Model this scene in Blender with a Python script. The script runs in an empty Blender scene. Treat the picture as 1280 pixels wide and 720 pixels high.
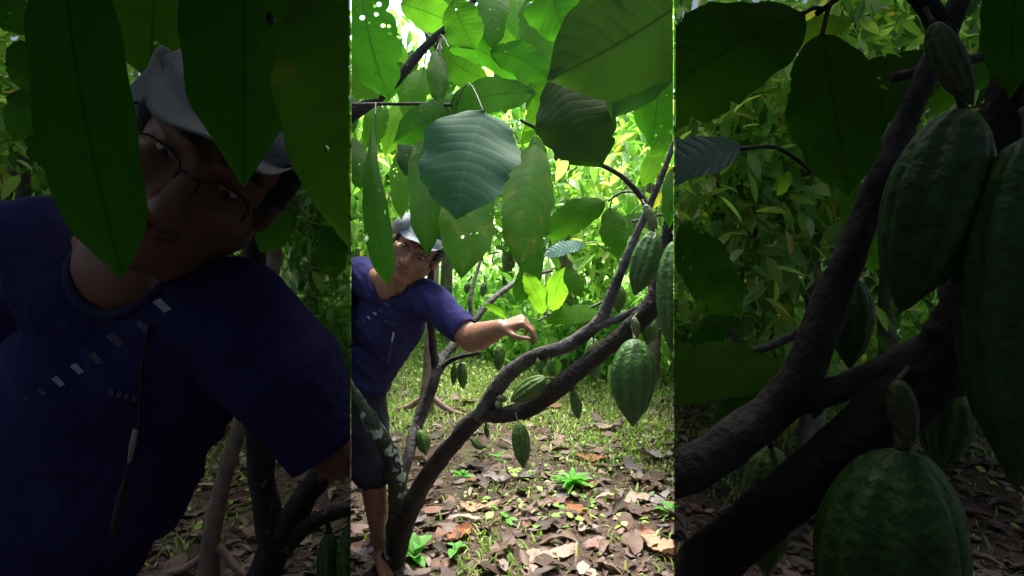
import bpy, bmesh, math, random
import numpy as np
from mathutils import Vector, Matrix, noise
from mathutils.bvhtree import BVHTree
random.seed(7); RNG = np.random.default_rng(7)
R = math.radians
S = bpy.context.scene
C = S.collection

# ---------------------------------------------------------------- camera
CAMH = 1.4
cam = bpy.data.cameras.new('camera'); camo = bpy.data.objects.new('camera', cam); C.objects.link(camo)
camo.location = (0, 0, CAMH); camo.rotation_euler = (R(90), 0, 0)
cam.sensor_width = 36; cam.lens = 36 * 800 / 1280; cam.shift_y = -60 / 1280
cam.clip_start = 0.02; cam.clip_end = 500
S.camera = camo
# ---------------------------------------------------------------- world, sun, exposure
SUN_EL, SUN_AZ = 74, -4      # sun high, a little behind the far trees
w = bpy.data.worlds.new("World"); S.world = w; w.use_nodes = True
nt = w.node_tree; nt.nodes.clear()
sky = nt.nodes.new('ShaderNodeTexSky'); sky.sky_type = 'NISHITA'; sky.sun_disc = False
sky.sun_elevation = R(SUN_EL); sky.sun_rotation = R(SUN_AZ); sky.dust_density = 3; sky.ozone_density = .6
bg = nt.nodes.new('ShaderNodeBackground'); bg.inputs[1].default_value = 0.15
wo = nt.nodes.new('ShaderNodeOutputWorld')
nt.links.new(sky.outputs[0], bg.inputs[0]); nt.links.new(bg.outputs[0], wo.inputs[0])
sl = bpy.data.lights.new('sun', 'SUN'); sl.energy = 1.5; sl.angle = R(20); sl.color = (1, .97, .9)
so = bpy.data.objects.new('sun', sl); C.objects.link(so)
sd = Vector((math.sin(R(SUN_AZ)) * math.cos(R(SUN_EL)), math.cos(R(SUN_AZ)) * math.cos(R(SUN_EL)), math.sin(R(SUN_EL))))
so.rotation_euler = sd.to_track_quat('Z', 'Y').to_euler()
vs = S.view_settings; vs.view_transform = 'Standard'; vs.look = 'None'; vs.exposure = 3.27; vs.gamma = 1
S.cycles.max_bounces = 7; S.cycles.transparent_max_bounces = 24; S.cycles.diffuse_bounces = 4
S.cycles.transmission_bounces = 5; S.cycles.use_denoising = True
S.cycles.sample_clamp_indirect = 8
CLOTH_T, CLOTH_DENSE = 0.060, 0.018  # share of light passing the added cloths that dim both sides

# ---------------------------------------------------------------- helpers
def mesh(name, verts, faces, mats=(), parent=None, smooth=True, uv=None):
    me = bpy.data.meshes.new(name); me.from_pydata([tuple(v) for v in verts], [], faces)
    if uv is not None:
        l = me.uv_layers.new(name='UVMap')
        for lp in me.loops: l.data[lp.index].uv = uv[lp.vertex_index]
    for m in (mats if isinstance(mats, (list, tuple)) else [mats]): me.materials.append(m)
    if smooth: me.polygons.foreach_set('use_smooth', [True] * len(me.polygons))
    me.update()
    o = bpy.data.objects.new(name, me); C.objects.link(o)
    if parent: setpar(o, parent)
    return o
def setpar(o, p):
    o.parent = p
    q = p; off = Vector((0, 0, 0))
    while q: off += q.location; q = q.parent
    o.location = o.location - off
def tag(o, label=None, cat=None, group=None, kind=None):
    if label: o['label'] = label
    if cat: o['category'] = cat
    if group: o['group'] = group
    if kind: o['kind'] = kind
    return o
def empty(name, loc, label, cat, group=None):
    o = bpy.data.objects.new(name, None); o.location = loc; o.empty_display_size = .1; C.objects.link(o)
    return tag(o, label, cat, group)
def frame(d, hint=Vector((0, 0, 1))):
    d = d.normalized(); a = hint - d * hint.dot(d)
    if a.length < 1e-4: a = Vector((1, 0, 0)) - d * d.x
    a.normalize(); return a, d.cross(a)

# the two added shade cloths run away from the camera along these lines: x = K * y
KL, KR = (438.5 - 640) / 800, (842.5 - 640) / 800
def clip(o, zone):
    """trim an object at the added cloth so that nothing passes through it"""
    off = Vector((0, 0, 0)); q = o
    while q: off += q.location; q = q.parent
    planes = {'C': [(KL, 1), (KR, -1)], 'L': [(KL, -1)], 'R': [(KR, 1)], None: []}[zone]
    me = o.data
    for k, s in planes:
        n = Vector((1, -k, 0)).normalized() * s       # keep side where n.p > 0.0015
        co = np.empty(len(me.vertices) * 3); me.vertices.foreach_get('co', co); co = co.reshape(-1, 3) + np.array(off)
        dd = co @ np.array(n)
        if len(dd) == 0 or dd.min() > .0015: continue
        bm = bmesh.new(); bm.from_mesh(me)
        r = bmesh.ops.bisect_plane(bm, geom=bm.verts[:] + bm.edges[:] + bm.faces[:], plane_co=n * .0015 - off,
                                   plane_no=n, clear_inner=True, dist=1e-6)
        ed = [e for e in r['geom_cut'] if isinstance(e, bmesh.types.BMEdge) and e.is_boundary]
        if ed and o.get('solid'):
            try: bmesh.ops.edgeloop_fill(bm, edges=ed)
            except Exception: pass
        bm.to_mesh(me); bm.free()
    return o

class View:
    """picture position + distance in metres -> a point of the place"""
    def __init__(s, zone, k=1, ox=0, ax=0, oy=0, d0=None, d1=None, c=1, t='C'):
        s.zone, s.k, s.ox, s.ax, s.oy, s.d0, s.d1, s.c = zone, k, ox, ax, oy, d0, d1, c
    def d(s, d): return d if s.k == 1 else s.d1 + (d - s.d0) * s.c
    def P(s, px, py, d):
        if s.k != 1: px = s.ax + (px - s.ox) * s.k; py = (py - s.oy) * s.k; d = s.d(d)
        return Vector(((px - 640) / 800 * d, d, CAMH - (py - 300) / 800 * d))
    def r(s, rpx, d): return rpx * s.k * s.d(d) / 800
VC = View('C')
VLm = View('L', 3.168, 438, 0, 246.4, 2.55, .92, .55)     # the man standing close on the left
VLl = View('L', 3.168, 438, 0, 246.4, 1.1, .50, .25)      # the leaves hanging in front of him
VLs = View('L', 3.168, 438, 0, 246.4, 2.5, 1.5, .6)       # the thin stems behind him
VR = View('R', 3.168, 704, 843, 246.4, 1.7, .64, .5)      # limbs and pods close on the right

# ---------------------------------------------------------------- materials
def newmat(name):
    m = bpy.data.materials.new(name); m.use_nodes = True; n = m.node_tree; n.nodes.clear()
    out = n.nodes.new('ShaderNodeOutputMaterial'); return m, n, out
def N(n, t, **kw):
    x = n.nodes.new(t)
    for k, v in kw.items():
        if k.startswith('i_'): x.inputs[k[2:].replace('_', ' ')].default_value = v
        else: setattr(x, k, v)
    return x
def mth(n, op, a, b=None, c=None):
    x = n.nodes.new('ShaderNodeMath'); x.operation = op
    for i, v in enumerate((a, b, c)):
        if v is None: continue
        if isinstance(v, (int, float)): x.inputs[i].default_value = v
        else: n.links.new(v, x.inputs[i])
    return x.outputs[0]
def mix(n, f, a, b):
    x = n.nodes.new('ShaderNodeMix'); x.data_type = 'RGBA'
    for s, v in ((0, f), (6, a), (7, b)):
        if isinstance(v, (int, float)): x.inputs[s].default_value = v
        elif isinstance(v, tuple): x.inputs[s].default_value = (*v, 1)
        else: n.links.new(v, x.inputs[s])
    return x.outputs[2]
def ramp(n, f, stops):
    x = n.nodes.new('ShaderNodeValToRGB'); e = x.color_ramp.elements
    while len(e) > 1: e.remove(e[-1])
    e[0].position = stops[0][0]; e[0].color = (*stops[0][1], 1)
    for p, c in stops[1:]:
        q = e.new(p); q.color = (*c, 1)
    n.links.new(f, x.inputs[0]); return x.outputs[0]
def plain(name, col, rough=.6, noise_amt=.25, scale=20, bump=0, sss=0, metal=0, spec=.5, col2=None, bscale=None):
    m, n, out = newmat(name)
    p = N(n, 'ShaderNodeBsdfPrincipled'); p.inputs['Roughness'].default_value = rough; p.inputs['Metallic'].default_value = metal
    p.inputs['Specular IOR Level'].default_value = spec
    tc = N(n, 'ShaderNodeTexCoord'); nz = N(n, 'ShaderNodeTexNoise', i_Scale=scale, i_Detail=6)
    n.links.new(tc.outputs['Object'], nz.inputs['Vector'])
    c2 = col2 or tuple(c * (1 - noise_amt) for c in col)
    n.links.new(ramp(n, nz.outputs[0], [(.35, c2), (.65, col)]), p.inputs['Base Color'])
    if sss: p.inputs['Subsurface Weight'].default_value = sss; p.inputs['Subsurface Radius'].default_value = (.01, .004, .002)
    if bump:
        b = N(n, 'ShaderNodeBump', i_Strength=bump, i_Distance=.01)
        z2 = N(n, 'ShaderNodeTexNoise', i_Scale=bscale or scale * 3, i_Detail=8)
        n.links.new(tc.outputs['Object'], z2.inputs['Vector']); n.links.new(z2.outputs[0], b.inputs['Height']); n.links.new(b.outputs[0], p.inputs['Normal'])
    n.links.new(p.outputs[0], out.inputs[0]); return m
def leafmat(name, col, tcol, rough=.55, trans=.5, holes=0, spots=0, veinc=None, spec=.05, seed=0, pucker=.22):
    """broad leaf seen close: UV.x along the blade, UV.y across"""
    m, n, out = newmat(name)
    uv = N(n, 'ShaderNodeUVMap'); sp = N(n, 'ShaderNodeSeparateXYZ'); n.links.new(uv.outputs[0], sp.inputs[0])
    u, v = sp.outputs[0], sp.outputs[1]
    x = mth(n, 'ABSOLUTE', mth(n, 'MULTIPLY', mth(n, 'SUBTRACT', v, .5), 2.0))
    rib = mth(n, 'SUBTRACT', 1.0, mth(n, 'SMOOTH_MIN', mth(n, 'DIVIDE', x, .045), 1.0, .1))
    nz = N(n, 'ShaderNodeTexNoise', i_Scale=3, i_Detail=3); 
    oi = N(n, 'ShaderNodeObjectInfo'); ofs = N(n, 'ShaderNodeVectorMath', operation='ADD'); 
    cmb = N(n, 'ShaderNodeCombineXYZ'); n.links.new(mth(n, 'MULTIPLY', oi.outputs['Random'], 37.0), cmb.inputs[2])
    n.links.new(uv.outputs[0], ofs.inputs[0]); n.links.new(cmb.outputs[0], ofs.inputs[1])
    sc2 = N(n, 'ShaderNodeVectorMath', operation='MULTIPLY'); n.links.new(ofs.outputs[0], sc2.inputs[0]); sc2.inputs[1].default_value = (2.6, 1, 1)
    n.links.new(sc2.outputs[0], nz.inputs['Vector'])
    t = mth(n, 'ADD', mth(n, 'MULTIPLY', mth(n, 'SUBTRACT', u, mth(n, 'MULTIPLY', mth(n, 'POWER', x, 1.3), .13)), 11.0), mth(n, 'MULTIPLY', nz.outputs[0], .6))
    fr = mth(n, 'ABSOLUTE', mth(n, 'SUBTRACT', mth(n, 'FRACT', t), .5))        # 0.5 at the vein
    sv = mth(n, 'MULTIPLY', mth(n, 'MAXIMUM', mth(n, 'DIVIDE', mth(n, 'SUBTRACT', fr, .44), .06), 0.0), mth(n, 'SUBTRACT', 1.0, mth(n, 'MULTIPLY', x, .7)))
    vein = mth(n, 'MINIMUM', mth(n, 'ADD', mth(n, 'MULTIPLY', sv, .22), mth(n, 'MAXIMUM', rib, 0.0)), 1.0)
    n2 = N(n, 'ShaderNodeTexNoise', i_Scale=2.2, i_Detail=8, i_Roughness=.65); n.links.new(sc2.outputs[0], n2.inputs['Vector'])
    vary = mth(n, 'MULTIPLY', mth(n, 'SUBTRACT', n2.outputs[0], .5), 1.6)
    base = mix(n, mth(n, 'ADD', .5, vary), tuple(c * .75 for c in col), tuple(min(1, c * 1.25) for c in col))
    tb = mix(n, mth(n, 'ADD', .5, vary), tuple(c * .8 for c in tcol), tuple(min(1, c * 1.2) for c in tcol))
    vc = veinc or tuple(min(1, c * 1.5 + .006) for c in col)
    base = mix(n, vein, base, vc)
    tb = mix(n, vein, tb, tuple(c * .3 for c in tcol))
    if spots:   # yellowed, browned edge
        n3 = N(n, 'ShaderNodeTexNoise', i_Scale=3.5, i_Detail=6); n.links.new(sc2.outputs[0], n3.inputs['Vector'])
        f = mth(n, 'MULTIPLY', mth(n, 'MAXIMUM', mth(n, 'SUBTRACT', n3.outputs[0], .56), 0.0), 6 * spots)
        f = mth(n, 'MINIMUM', f, .85)
        base = mix(n, f, base, (.30, .22, .03)); tb = mix(n, f, tb, (.5, .42, .04))
    p = N(n, 'ShaderNodeBsdfPrincipled'); p.inputs['Roughness'].default_value = rough; p.inputs['Specular IOR Level'].default_value = spec
    n.links.new(base, p.inputs['Base Color'])
    bp = N(n, 'ShaderNodeBump', i_Strength=pucker, i_Distance=.0014)
    hgt = mth(n, 'ADD', mth(n, 'SUBTRACT', 0.0, mth(n, 'POWER', mth(n, 'MULTIPLY', fr, 2.0), 3.0)), mth(n, 'MULTIPLY', n2.outputs[0], .6))
    n.links.new(hgt, bp.inputs['Height']); n.links.new(bp.outputs[0], p.inputs['Normal'])
    tr = N(n, 'ShaderNodeBsdfTranslucent'); n.links.new(tb, tr.inputs[0]); n.links.new(bp.outputs[0], tr.inputs[1])
    mx = N(n, 'ShaderNodeMixShader'); mx.inputs[0].default_value = trans
    n.links.new(p.outputs[0], mx.inputs[1]); n.links.new(tr.outputs[0], mx.inputs[2])
    last = mx.outputs[0]
    if holes:
        vo = N(n, 'ShaderNodeTexVoronoi', i_Scale=5.5); n.links.new(sc2.outputs[0], vo.inputs['Vector'])
        n4 = N(n, 'ShaderNodeTexNoise', i_Scale=1.6); n.links.new(sc2.outputs[0], n4.inputs['Vector'])
        thr = mth(n, 'MULTIPLY', mth(n, 'MAXIMUM', mth(n, 'SUBTRACT', n4.outputs[0], .62 - holes * .16), 0.0), 2.6)
        h = mth(n, 'LESS_THAN', vo.outputs['Distance'], mth(n, 'MINIMUM', thr, .25))
        tp = N(n, 'ShaderNodeBsdfTransparent'); m2 = N(n, 'ShaderNodeMixShader'); n.links.new(h, m2.inputs[0])
        n.links.new(last, m2.inputs[1]); n.links.new(tp.outputs[0], m2.inputs[2]); last = m2.outputs[0]
    n.links.new(last, out.inputs[0]); return m
def cardmat(name, stops, tmul=2.2, trans=.5, rough=.5, spec=.3):
    """many small leaves: each island its own shade of the ramp"""
    m, n, out = newmat(name)
    g = N(n, 'ShaderNodeNewGeometry'); c = ramp(n, g.outputs['Random Per Island'], stops)
    p = N(n, 'ShaderNodeBsdfPrincipled'); p.inputs['Roughness'].default_value = rough; p.inputs['Specular IOR Level'].default_value = spec
    n.links.new(c, p.inputs['Base Color'])
    if trans:
        vm = N(n, 'ShaderNodeVectorMath', operation='MULTIPLY'); n.links.new(c, vm.inputs[0]); vm.inputs[1].default_value = (tmul * .9, tmul * 1.15, tmul * .5)
        tr = N(n, 'ShaderNodeBsdfTranslucent'); n.links.new(vm.outputs[0], tr.inputs[0])
        mx = N(n, 'ShaderNodeMixShader'); mx.inputs[0].default_value = trans
        n.links.new(p.outputs[0], mx.inputs[1]); n.links.new(tr.outputs[0], mx.inputs[2]); n.links.new(mx.outputs[0], out.inputs[0])
    else: n.links.new(p.outputs[0], out.inputs[0])
    return m
LM = {
 'deep': leafmat('leaf deep green', (.024, .072, .008), (.04, .18, .006), trans=.6, holes=.3),
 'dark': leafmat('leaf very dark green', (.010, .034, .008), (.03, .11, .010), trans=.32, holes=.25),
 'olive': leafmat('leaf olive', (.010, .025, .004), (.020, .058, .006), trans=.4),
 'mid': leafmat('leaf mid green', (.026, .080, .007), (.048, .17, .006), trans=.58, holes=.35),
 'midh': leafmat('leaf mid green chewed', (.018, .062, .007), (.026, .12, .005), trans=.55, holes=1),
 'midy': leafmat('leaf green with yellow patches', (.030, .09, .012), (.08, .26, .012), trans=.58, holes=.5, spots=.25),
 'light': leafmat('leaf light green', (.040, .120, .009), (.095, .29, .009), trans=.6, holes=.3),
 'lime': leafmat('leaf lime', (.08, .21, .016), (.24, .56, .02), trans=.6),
 'blue': leafmat('leaf green with sky tint', (.018, .064, .030), (.03, .13, .02), rough=.6, trans=.2, spec=.14, pucker=.16),  # bluish sky reflection put into the leaf colour
 'pale': leafmat('leaf pale shiny', (.20, .34, .26), (.3, .5, .3), rough=.35, trans=.2, spec=.7, pucker=1),
}
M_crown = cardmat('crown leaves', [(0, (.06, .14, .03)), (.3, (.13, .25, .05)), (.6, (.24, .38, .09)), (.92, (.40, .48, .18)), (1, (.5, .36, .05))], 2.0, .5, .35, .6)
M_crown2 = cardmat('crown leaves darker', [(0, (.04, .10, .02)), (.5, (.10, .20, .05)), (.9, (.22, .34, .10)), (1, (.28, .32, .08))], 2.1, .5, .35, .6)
M_far = cardmat('far leaves', [(0, (.10, .17, .07)), (.5, (.22, .32, .13)), (1, (.40, .48, .26))], 1.8, .5, .35, .6)
M_cover = cardmat('ground cover leaves', [(0, (.08, .19, .04)), (.5, (.18, .35, .07)), (1, (.32, .48, .13))], 1.7, .45, .4)
M_grass = cardmat('grass blades', [(0, (.08, .16, .02)), (.4, (.17, .29, .045)), (.75, (.28, .37, .09)), (1, (.44, .38, .20))], 1.4, .3)
M_litter = cardmat('dead leaves', [(0, (.022, .014, .010)), (.3, (.062, .035, .025)), (.55, (.115, .068, .050)), (.75, (.15, .105, .09)), (.86, (.17, .07, .042)), (.9, (.10, .085, .09)), (1, (.30, .22, .17))], 1, .12, .6, .3)
M_bark_d = plain('dark wet bark', (.013, .010, .008), .85, .5, 30, .9, bscale=90, spec=.12)
M_bark_g = plain('grey smooth bark', (.105, .095, .095), .8, .5, 25, .8, col2=(.030, .025, .024), bscale=70, spec=.15)
def mossy(name, cs, thr, sc, lich):
    m, n, out = newmat(name)
    p = N(n, 'ShaderNodeBsdfPrincipled'); p.inputs['Roughness'].default_value = .85
    tc = N(n, 'ShaderNodeTexCoord'); a = N(n, 'ShaderNodeTexNoise', i_Scale=9, i_Detail=4); b = N(n, 'ShaderNodeTexNoise', i_Scale=sc, i_Detail=6, i_Roughness=.62)
    for q in (a, b): n.links.new(tc.outputs['Object'], q.inputs['Vector'])
    c = ramp(n, a.outputs[0], [(.40, cs[0]), (.55, cs[1]), (.7, cs[2])])
    f = mth(n, 'MINIMUM', mth(n, 'MAXIMUM', mth(n, 'MULTIPLY', mth(n, 'SUBTRACT', b.outputs[0], thr), 26.0), 0.0), 1.0)
    n.links.new(mix(n, f, c, lich), p.inputs['Base Color'])
    bp = N(n, 'ShaderNodeBump', i_Strength=1, i_Distance=.01); z = N(n, 'ShaderNodeTexNoise', i_Scale=60, i_Detail=8); n.links.new(tc.outputs['Object'], z.inputs['Vector'])
    n.links.new(z.outputs[0], bp.inputs['Height']); n.links.new(bp.outputs[0], p.inputs['Normal']); n.links.new(p.outputs[0], out.inputs[0]); return m
M_moss = mossy('mossy lichen bark', ((.014, .012, .009), (.028, .04, .014), (.045, .07, .018)), .525, 14, (.34, .42, .33))
M_bark_d = mossy('dark bark with specks of lichen', ((.009, .007, .006), (.016, .012, .009), (.030, .024, .018)), .66, 30, (.16, .15, .12))
M_bark_g = mossy('grey bark with rings and specks', ((.024, .021, .018), (.066, .060, .054), (.12, .11, .10)), .67, 34, (.24, .23, .21))
def podmat(name, a, b, furrow):
    m, n, out = newmat(name)
    p = N(n, 'ShaderNodeBsdfPrincipled'); p.inputs['Roughness'].default_value = .5; p.inputs['Specular IOR Level'].default_value = .35
    uv = N(n, 'ShaderNodeUVMap'); sp = N(n, 'ShaderNodeSeparateXYZ'); n.links.new(uv.outputs[0], sp.inputs[0])
    tc = N(n, 'ShaderNodeTexCoord'); z = N(n, 'ShaderNodeTexNoise', i_Scale=45, i_Detail=7); n.links.new(tc.outputs['Object'], z.inputs['Vector'])
    c = ramp(n, z.outputs[0], [(.28, tuple(q * .7 for q in a)), (.40, a), (.70, b)])
    f = mth(n, 'MULTIPLY', mth(n, 'POWER', sp.outputs[1], 4.0), .20)       # UV.y: height of the ridge
    c = mix(n, f, c, furrow)
    n.links.new(c, p.inputs['Base Color'])
    bp = N(n, 'ShaderNodeBump', i_Strength=.9, i_Distance=.008); z2 = N(n, 'ShaderNodeTexNoise', i_Scale=70, i_Detail=6); n.links.new(tc.outputs['Object'], z2.inputs['Vector'])
    n.links.new(z2.outputs[0], bp.inputs['Height']); n.links.new(bp.outputs[0], p.inputs['Normal']); n.links.new(p.outputs[0], out.inputs[0]); return m
M_pod = podmat('green pod skin', (.026, .080, .013), (.038, .108, .017), (.10, .19, .04))
M_pod2 = podmat('young pod skin', (.045, .10, .016), (.08, .165, .025), (.15, .23, .06))
M_pod3 = podmat('tiny pod skin', (.07, .10, .035), (.11, .14, .06), (.16, .19, .09))
M_stalk = plain('stalk', (.06, .06, .03), .7, .4, 60)
M_skin = plain('skin', (.28, .135, .08), .5, .18, 14, .12, sss=.12, bscale=150)
M_lip = plain('lip', (.26, .10, .085), .45, .2, 60)
M_hair = plain('black hair', (.012, .01, .01), .5, .4, 90, .8)
M_eye = plain('eye white', (.6, .57, .53), .25, .1, 30)
M_iris = plain('dark iris', (.015, .01, .008), .2, .1, 30)
M_gl = plain('dark metal spectacle frame', (.03, .022, .02), .35, .1, 50, metal=.3)
M_hat = plain('grey hat cloth', (.20, .22, .22), .85, .15, 12, .3, bscale=200)
M_brim = plain('pale brim cloth', (.26, .29, .28), .85, .2, 12, .3, bscale=200)
M_shirt = plain('navy cotton', (.031, .029, .105), .9, .3, 8, .5, col2=(.022, .020, .072), bscale=42, spec=.1)
M_collar = plain('dark navy rib', (.015, .014, .07), .9, .2, 60)
M_print = plain('grey white print', (.36, .36, .38), .7, .25, 60)
M_printd = plain('faded grey print', (.09, .085, .13), .8, .3, 60)
M_short = plain('charcoal shorts cloth', (.030, .030, .038), .9, .3, 12, .3, bscale=220, spec=.2)
M_cord = plain('black cord', (.012, .012, .014), .6, .1, 40)
M_metal = plain('worn metal', (.5, .5, .48), .3, .2, 40, metal=.9)

def clothmat(name, T):  # for the added cloths: mostly opaque grey, a little light passes
    m, n, out = newmat(name)
    d = N(n, 'ShaderNodeBsdfDiffuse'); d.inputs[0].default_value = (.30, .30, .30, 1)
    t = N(n, 'ShaderNodeBsdfTransparent'); t.inputs[0].default_value = (1, 1, 1, 1)
    x = N(n, 'ShaderNodeMixShader'); x.inputs[0].default_value = T
    n.links.new(d.outputs[0], x.inputs[1]); n.links.new(t.outputs[0], x.inputs[2]); n.links.new(x.outputs[0], out.inputs[0]); return m
M_added_cloth = clothmat('shade cloth', CLOTH_T); M_added_dense = clothmat('added dense shade cloth', CLOTH_DENSE)

# ---------------------------------------------------------------- terrain
_T = np.random.default_rng(99).uniform(-1, 1, 4096)
def vnoise(x, y, off=0):
    x = np.asarray(x, float) + off * 17.13; y = np.asarray(y, float) + off * 5.71
    i, j = np.floor(x).astype(int), np.floor(y).astype(int); u, v = x - i, y - j; u = u * u * (3 - 2 * u); v = v * v * (3 - 2 * v)
    g = lambda a, b: _T[(a * 73856093 ^ b * 19349663) & 4095]
    return (g(i, j) * (1 - u) + g(i + 1, j) * u) * (1 - v) + (g(i, j + 1) * (1 - u) + g(i + 1, j + 1) * u) * v
def gzv(x, y): return .03 * vnoise(np.asarray(x) * .9, np.asarray(y) * .9) + .010 * vnoise(np.asarray(x) * 4, np.asarray(y) * 4, 5)
def gz(x, y): return float(gzv(x, y))
def groundmat():
    m, n, out = newmat('forest soil')
    p = N(n, 'ShaderNodeBsdfPrincipled'); p.inputs['Roughness'].default_value = .95; p.inputs['Specular IOR Level'].default_value = .15
    tc = N(n, 'ShaderNodeTexCoord'); a = N(n, 'ShaderNodeTexNoise', i_Scale=1.1, i_Detail=9, i_Roughness=.7); b = N(n, 'ShaderNodeTexNoise', i_Scale=26, i_Detail=8, i_Roughness=.7)
    for q in (a, b): n.links.new(tc.outputs['Object'], q.inputs['Vector'])
    soil = ramp(n, b.outputs[0], [(.3, (.028, .019, .014)), (.5, (.078, .053, .040)), (.7, (.15, .11, .085))])
    grs = ramp(n, b.outputs[0], [(.3, (.08, .12, .03)), (.7, (.22, .26, .09))])
    sp = N(n, 'ShaderNodeSeparateXYZ'); n.links.new(tc.outputs['Object'], sp.inputs[0])
    far = mth(n, 'MULTIPLY', mth(n, 'SUBTRACT', sp.outputs[1], 4.5), .14)
    f = mth(n, 'MINIMUM', mth(n, 'MAXIMUM', mth(n, 'ADD', mth(n, 'MULTIPLY', mth(n, 'SUBTRACT', a.outputs[0], .5), 3.2), mth(n, 'MINIMUM', far, .5)), 0.0), .8)
    n.links.new(mix(n, f, soil, grs), p.inputs['Base Color'])
    bp = N(n, 'ShaderNodeBump', i_Strength=1, i_Distance=.03); n.links.new(b.outputs[0], bp.inputs['Height']); n.links.new(bp.outputs[0], p.inputs['Normal'])
    n.links.new(p.outputs[0], out.inputs[0]); return m
def ground():
    xs = np.concatenate([np.linspace(-150, -14, 12), np.linspace(-13, 13, 131), np.linspace(14, 150, 12)])
    ys = np.concatenate([np.linspace(-60, -4, 6), np.linspace(-3, 20, 116), np.linspace(24, 180, 12)])
    V = [(x, y, gz(x, y)) for y in ys for x in xs]; nx = len(xs)
    F = [(j * nx + i, j * nx + i + 1, (j + 1) * nx + i + 1, (j + 1) * nx + i) for j in range(len(ys) - 1) for i in range(nx - 1)]
    o = mesh('ground', V, F, groundmat()); tag(o, kind='structure')
ground()

# ---------------------------------------------------------------- scattering into one mesh
def rots(rx, ry, rz):
    n = len(rx); cx, sx, cy, sy, cz, sz = np.cos(rx), np.sin(rx), np.cos(ry), np.sin(ry), np.cos(rz), np.sin(rz)
    X = np.zeros((n, 3, 3)); Y = X.copy(); Z = X.copy()
    X[:, 0, 0] = 1; X[:, 1, 1] = cx; X[:, 1, 2] = -sx; X[:, 2, 1] = sx; X[:, 2, 2] = cx
    Y[:, 1, 1] = 1; Y[:, 0, 0] = cy; Y[:, 0, 2] = sy; Y[:, 2, 0] = -sy; Y[:, 2, 2] = cy
    Z[:, 2, 2] = 1; Z[:, 0, 0] = cz; Z[:, 0, 1] = -sz; Z[:, 1, 0] = sz; Z[:, 1, 1] = cz
    return Z @ Y @ X
def scatter(name, tmpls, pos, rot, scl, mat, parent=None):
    n = len(pos); which = RNG.integers(0, len(tmpls), n); VV = []; FV = []; FL = []; base = 0
    for ti, (tv, tf) in enumerate(tmpls):
        ix = np.where(which == ti)[0]
        if not len(ix): continue
        tv = np.array(tv, float)
        s = scl[ix]; s = s[:, None, None] if s.ndim == 1 else s[:, None, :]
        v = np.einsum('nij,nkj->nki', rot[ix], tv[None] * s) + pos[ix][:, None, :]
        k = len(tv); VV.append(v.reshape(-1, 3))
        for f in tf:
            fa = np.array(f)[None] + (np.arange(len(ix)) * k)[:, None] + base
            FV.append(fa.reshape(-1)); FL.append(np.full(len(ix), len(f)))
        base += k * len(ix)
    V = np.concatenate(VV); L = np.concatenate(FV); T = np.concatenate(FL)
    if parent: V = V - np.array(parent.location)
    me = bpy.data.meshes.new(name); me.vertices.add(len(V)); me.vertices.foreach_set('co', V.ravel())
    me.loops.add(len(L)); me.loops.foreach_set('vertex_index', L.astype(np.int32))
    me.polygons.add(len(T)); me.polygons.foreach_set('loop_start', np.concatenate([[0], np.cumsum(T)[:-1]]).astype(np.int32))
    me.polygons.foreach_set('use_smooth', np.ones(len(T), bool))
    me.materials.append(mat); me.update(calc_edges=True)
    o = bpy.data.objects.new(name, me); C.objects.link(o)
    if parent: o.parent = parent
    return o
def leaf_t(wd=.4, curl=.12, fold=.08, nseg=4, crum=0, seed=0):
    """a leaf of length 1 along +x, folded along the midrib"""
    r = random.Random(seed); V = []; F = []
    for i in range(nseg + 1):
        t = i / nseg; ww = wd / 2 * (math.sin(math.pi * min(1, max(0, t)) ** .85) ** .75 if 0 < t < 1 else 0)
        z = -curl * (t ** 2) * 1.0
        for s in (-1, 0, 1):
            if (i in (0, nseg)) and s: continue
            V.append((t, s * ww * (1 + r.uniform(-crum, crum)), z + (fold * abs(s)) * (ww / (wd / 2 + 1e-6)) + r.uniform(-crum, crum) * .35))
    # indices: 0 tip base; rows of three; last
    row = lambda i: 1 + 3 * (i - 1)
    F += [(0, row(1) + 1, row(1)), (0, row(1) + 2, row(1) + 1)]
    for i in range(1, nseg - 1):
        a, b = row(i), row(i + 1); F += [(a, a + 1, b + 1, b), (a + 1, a + 2, b + 2, b + 1)]
    a = row(nseg - 1); e = len(V) - 1; F += [(a, a + 1, e), (a + 1, a + 2, e)]
    return V, F
T_leaf = [leaf_t(.38, .12, .06, 4, .04, 1), leaf_t(.42, .25, .04, 4, .04, 2), leaf_t(.34, .05, .09, 4, .04, 3)]
T_dead = [leaf_t(.42, .06, .05, 7, .12, 4), leaf_t(.48, -.08, -.04, 7, .14, 5), leaf_t(.34, .12, .09, 8, .12, 6), leaf_t(.6, -.03, .03, 6, .2, 7), leaf_t(.36, .25, .12, 8, .12, 17), leaf_t(.5, .1, -.05, 5, .25, 27), leaf_t(.28, .02, .16, 8, .1, 37)]
T_blade = [([(0, -.05, 0), (0, .05, 0), (.55, .03, .1), (.55, -.03, .1), (1, 0, -.1)], [(0, 1, 2, 3), (3, 2, 4)])]
T_clover = [leaf_t(.75, .1, .08, 3, .05, 8)]

def dens(x, y, sc, off): return .62 * (vnoise(x * sc, y * sc, off) + .45 * vnoise(x * sc * 2.3, y * sc * 2.3, off + 1))
def wedge(n, y0, y1, k=.95, pad=.4, power=1.0):
    """ground positions evenly spread over what the camera could see"""
    y = np.sqrt(RNG.uniform(y0 ** 2, y1 ** 2, n)) if power == 1 else y0 + (y1 - y0) * RNG.random(n) ** power
    x = RNG.uniform(-1, 1, n) * (y * k + pad); return x, y
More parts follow.
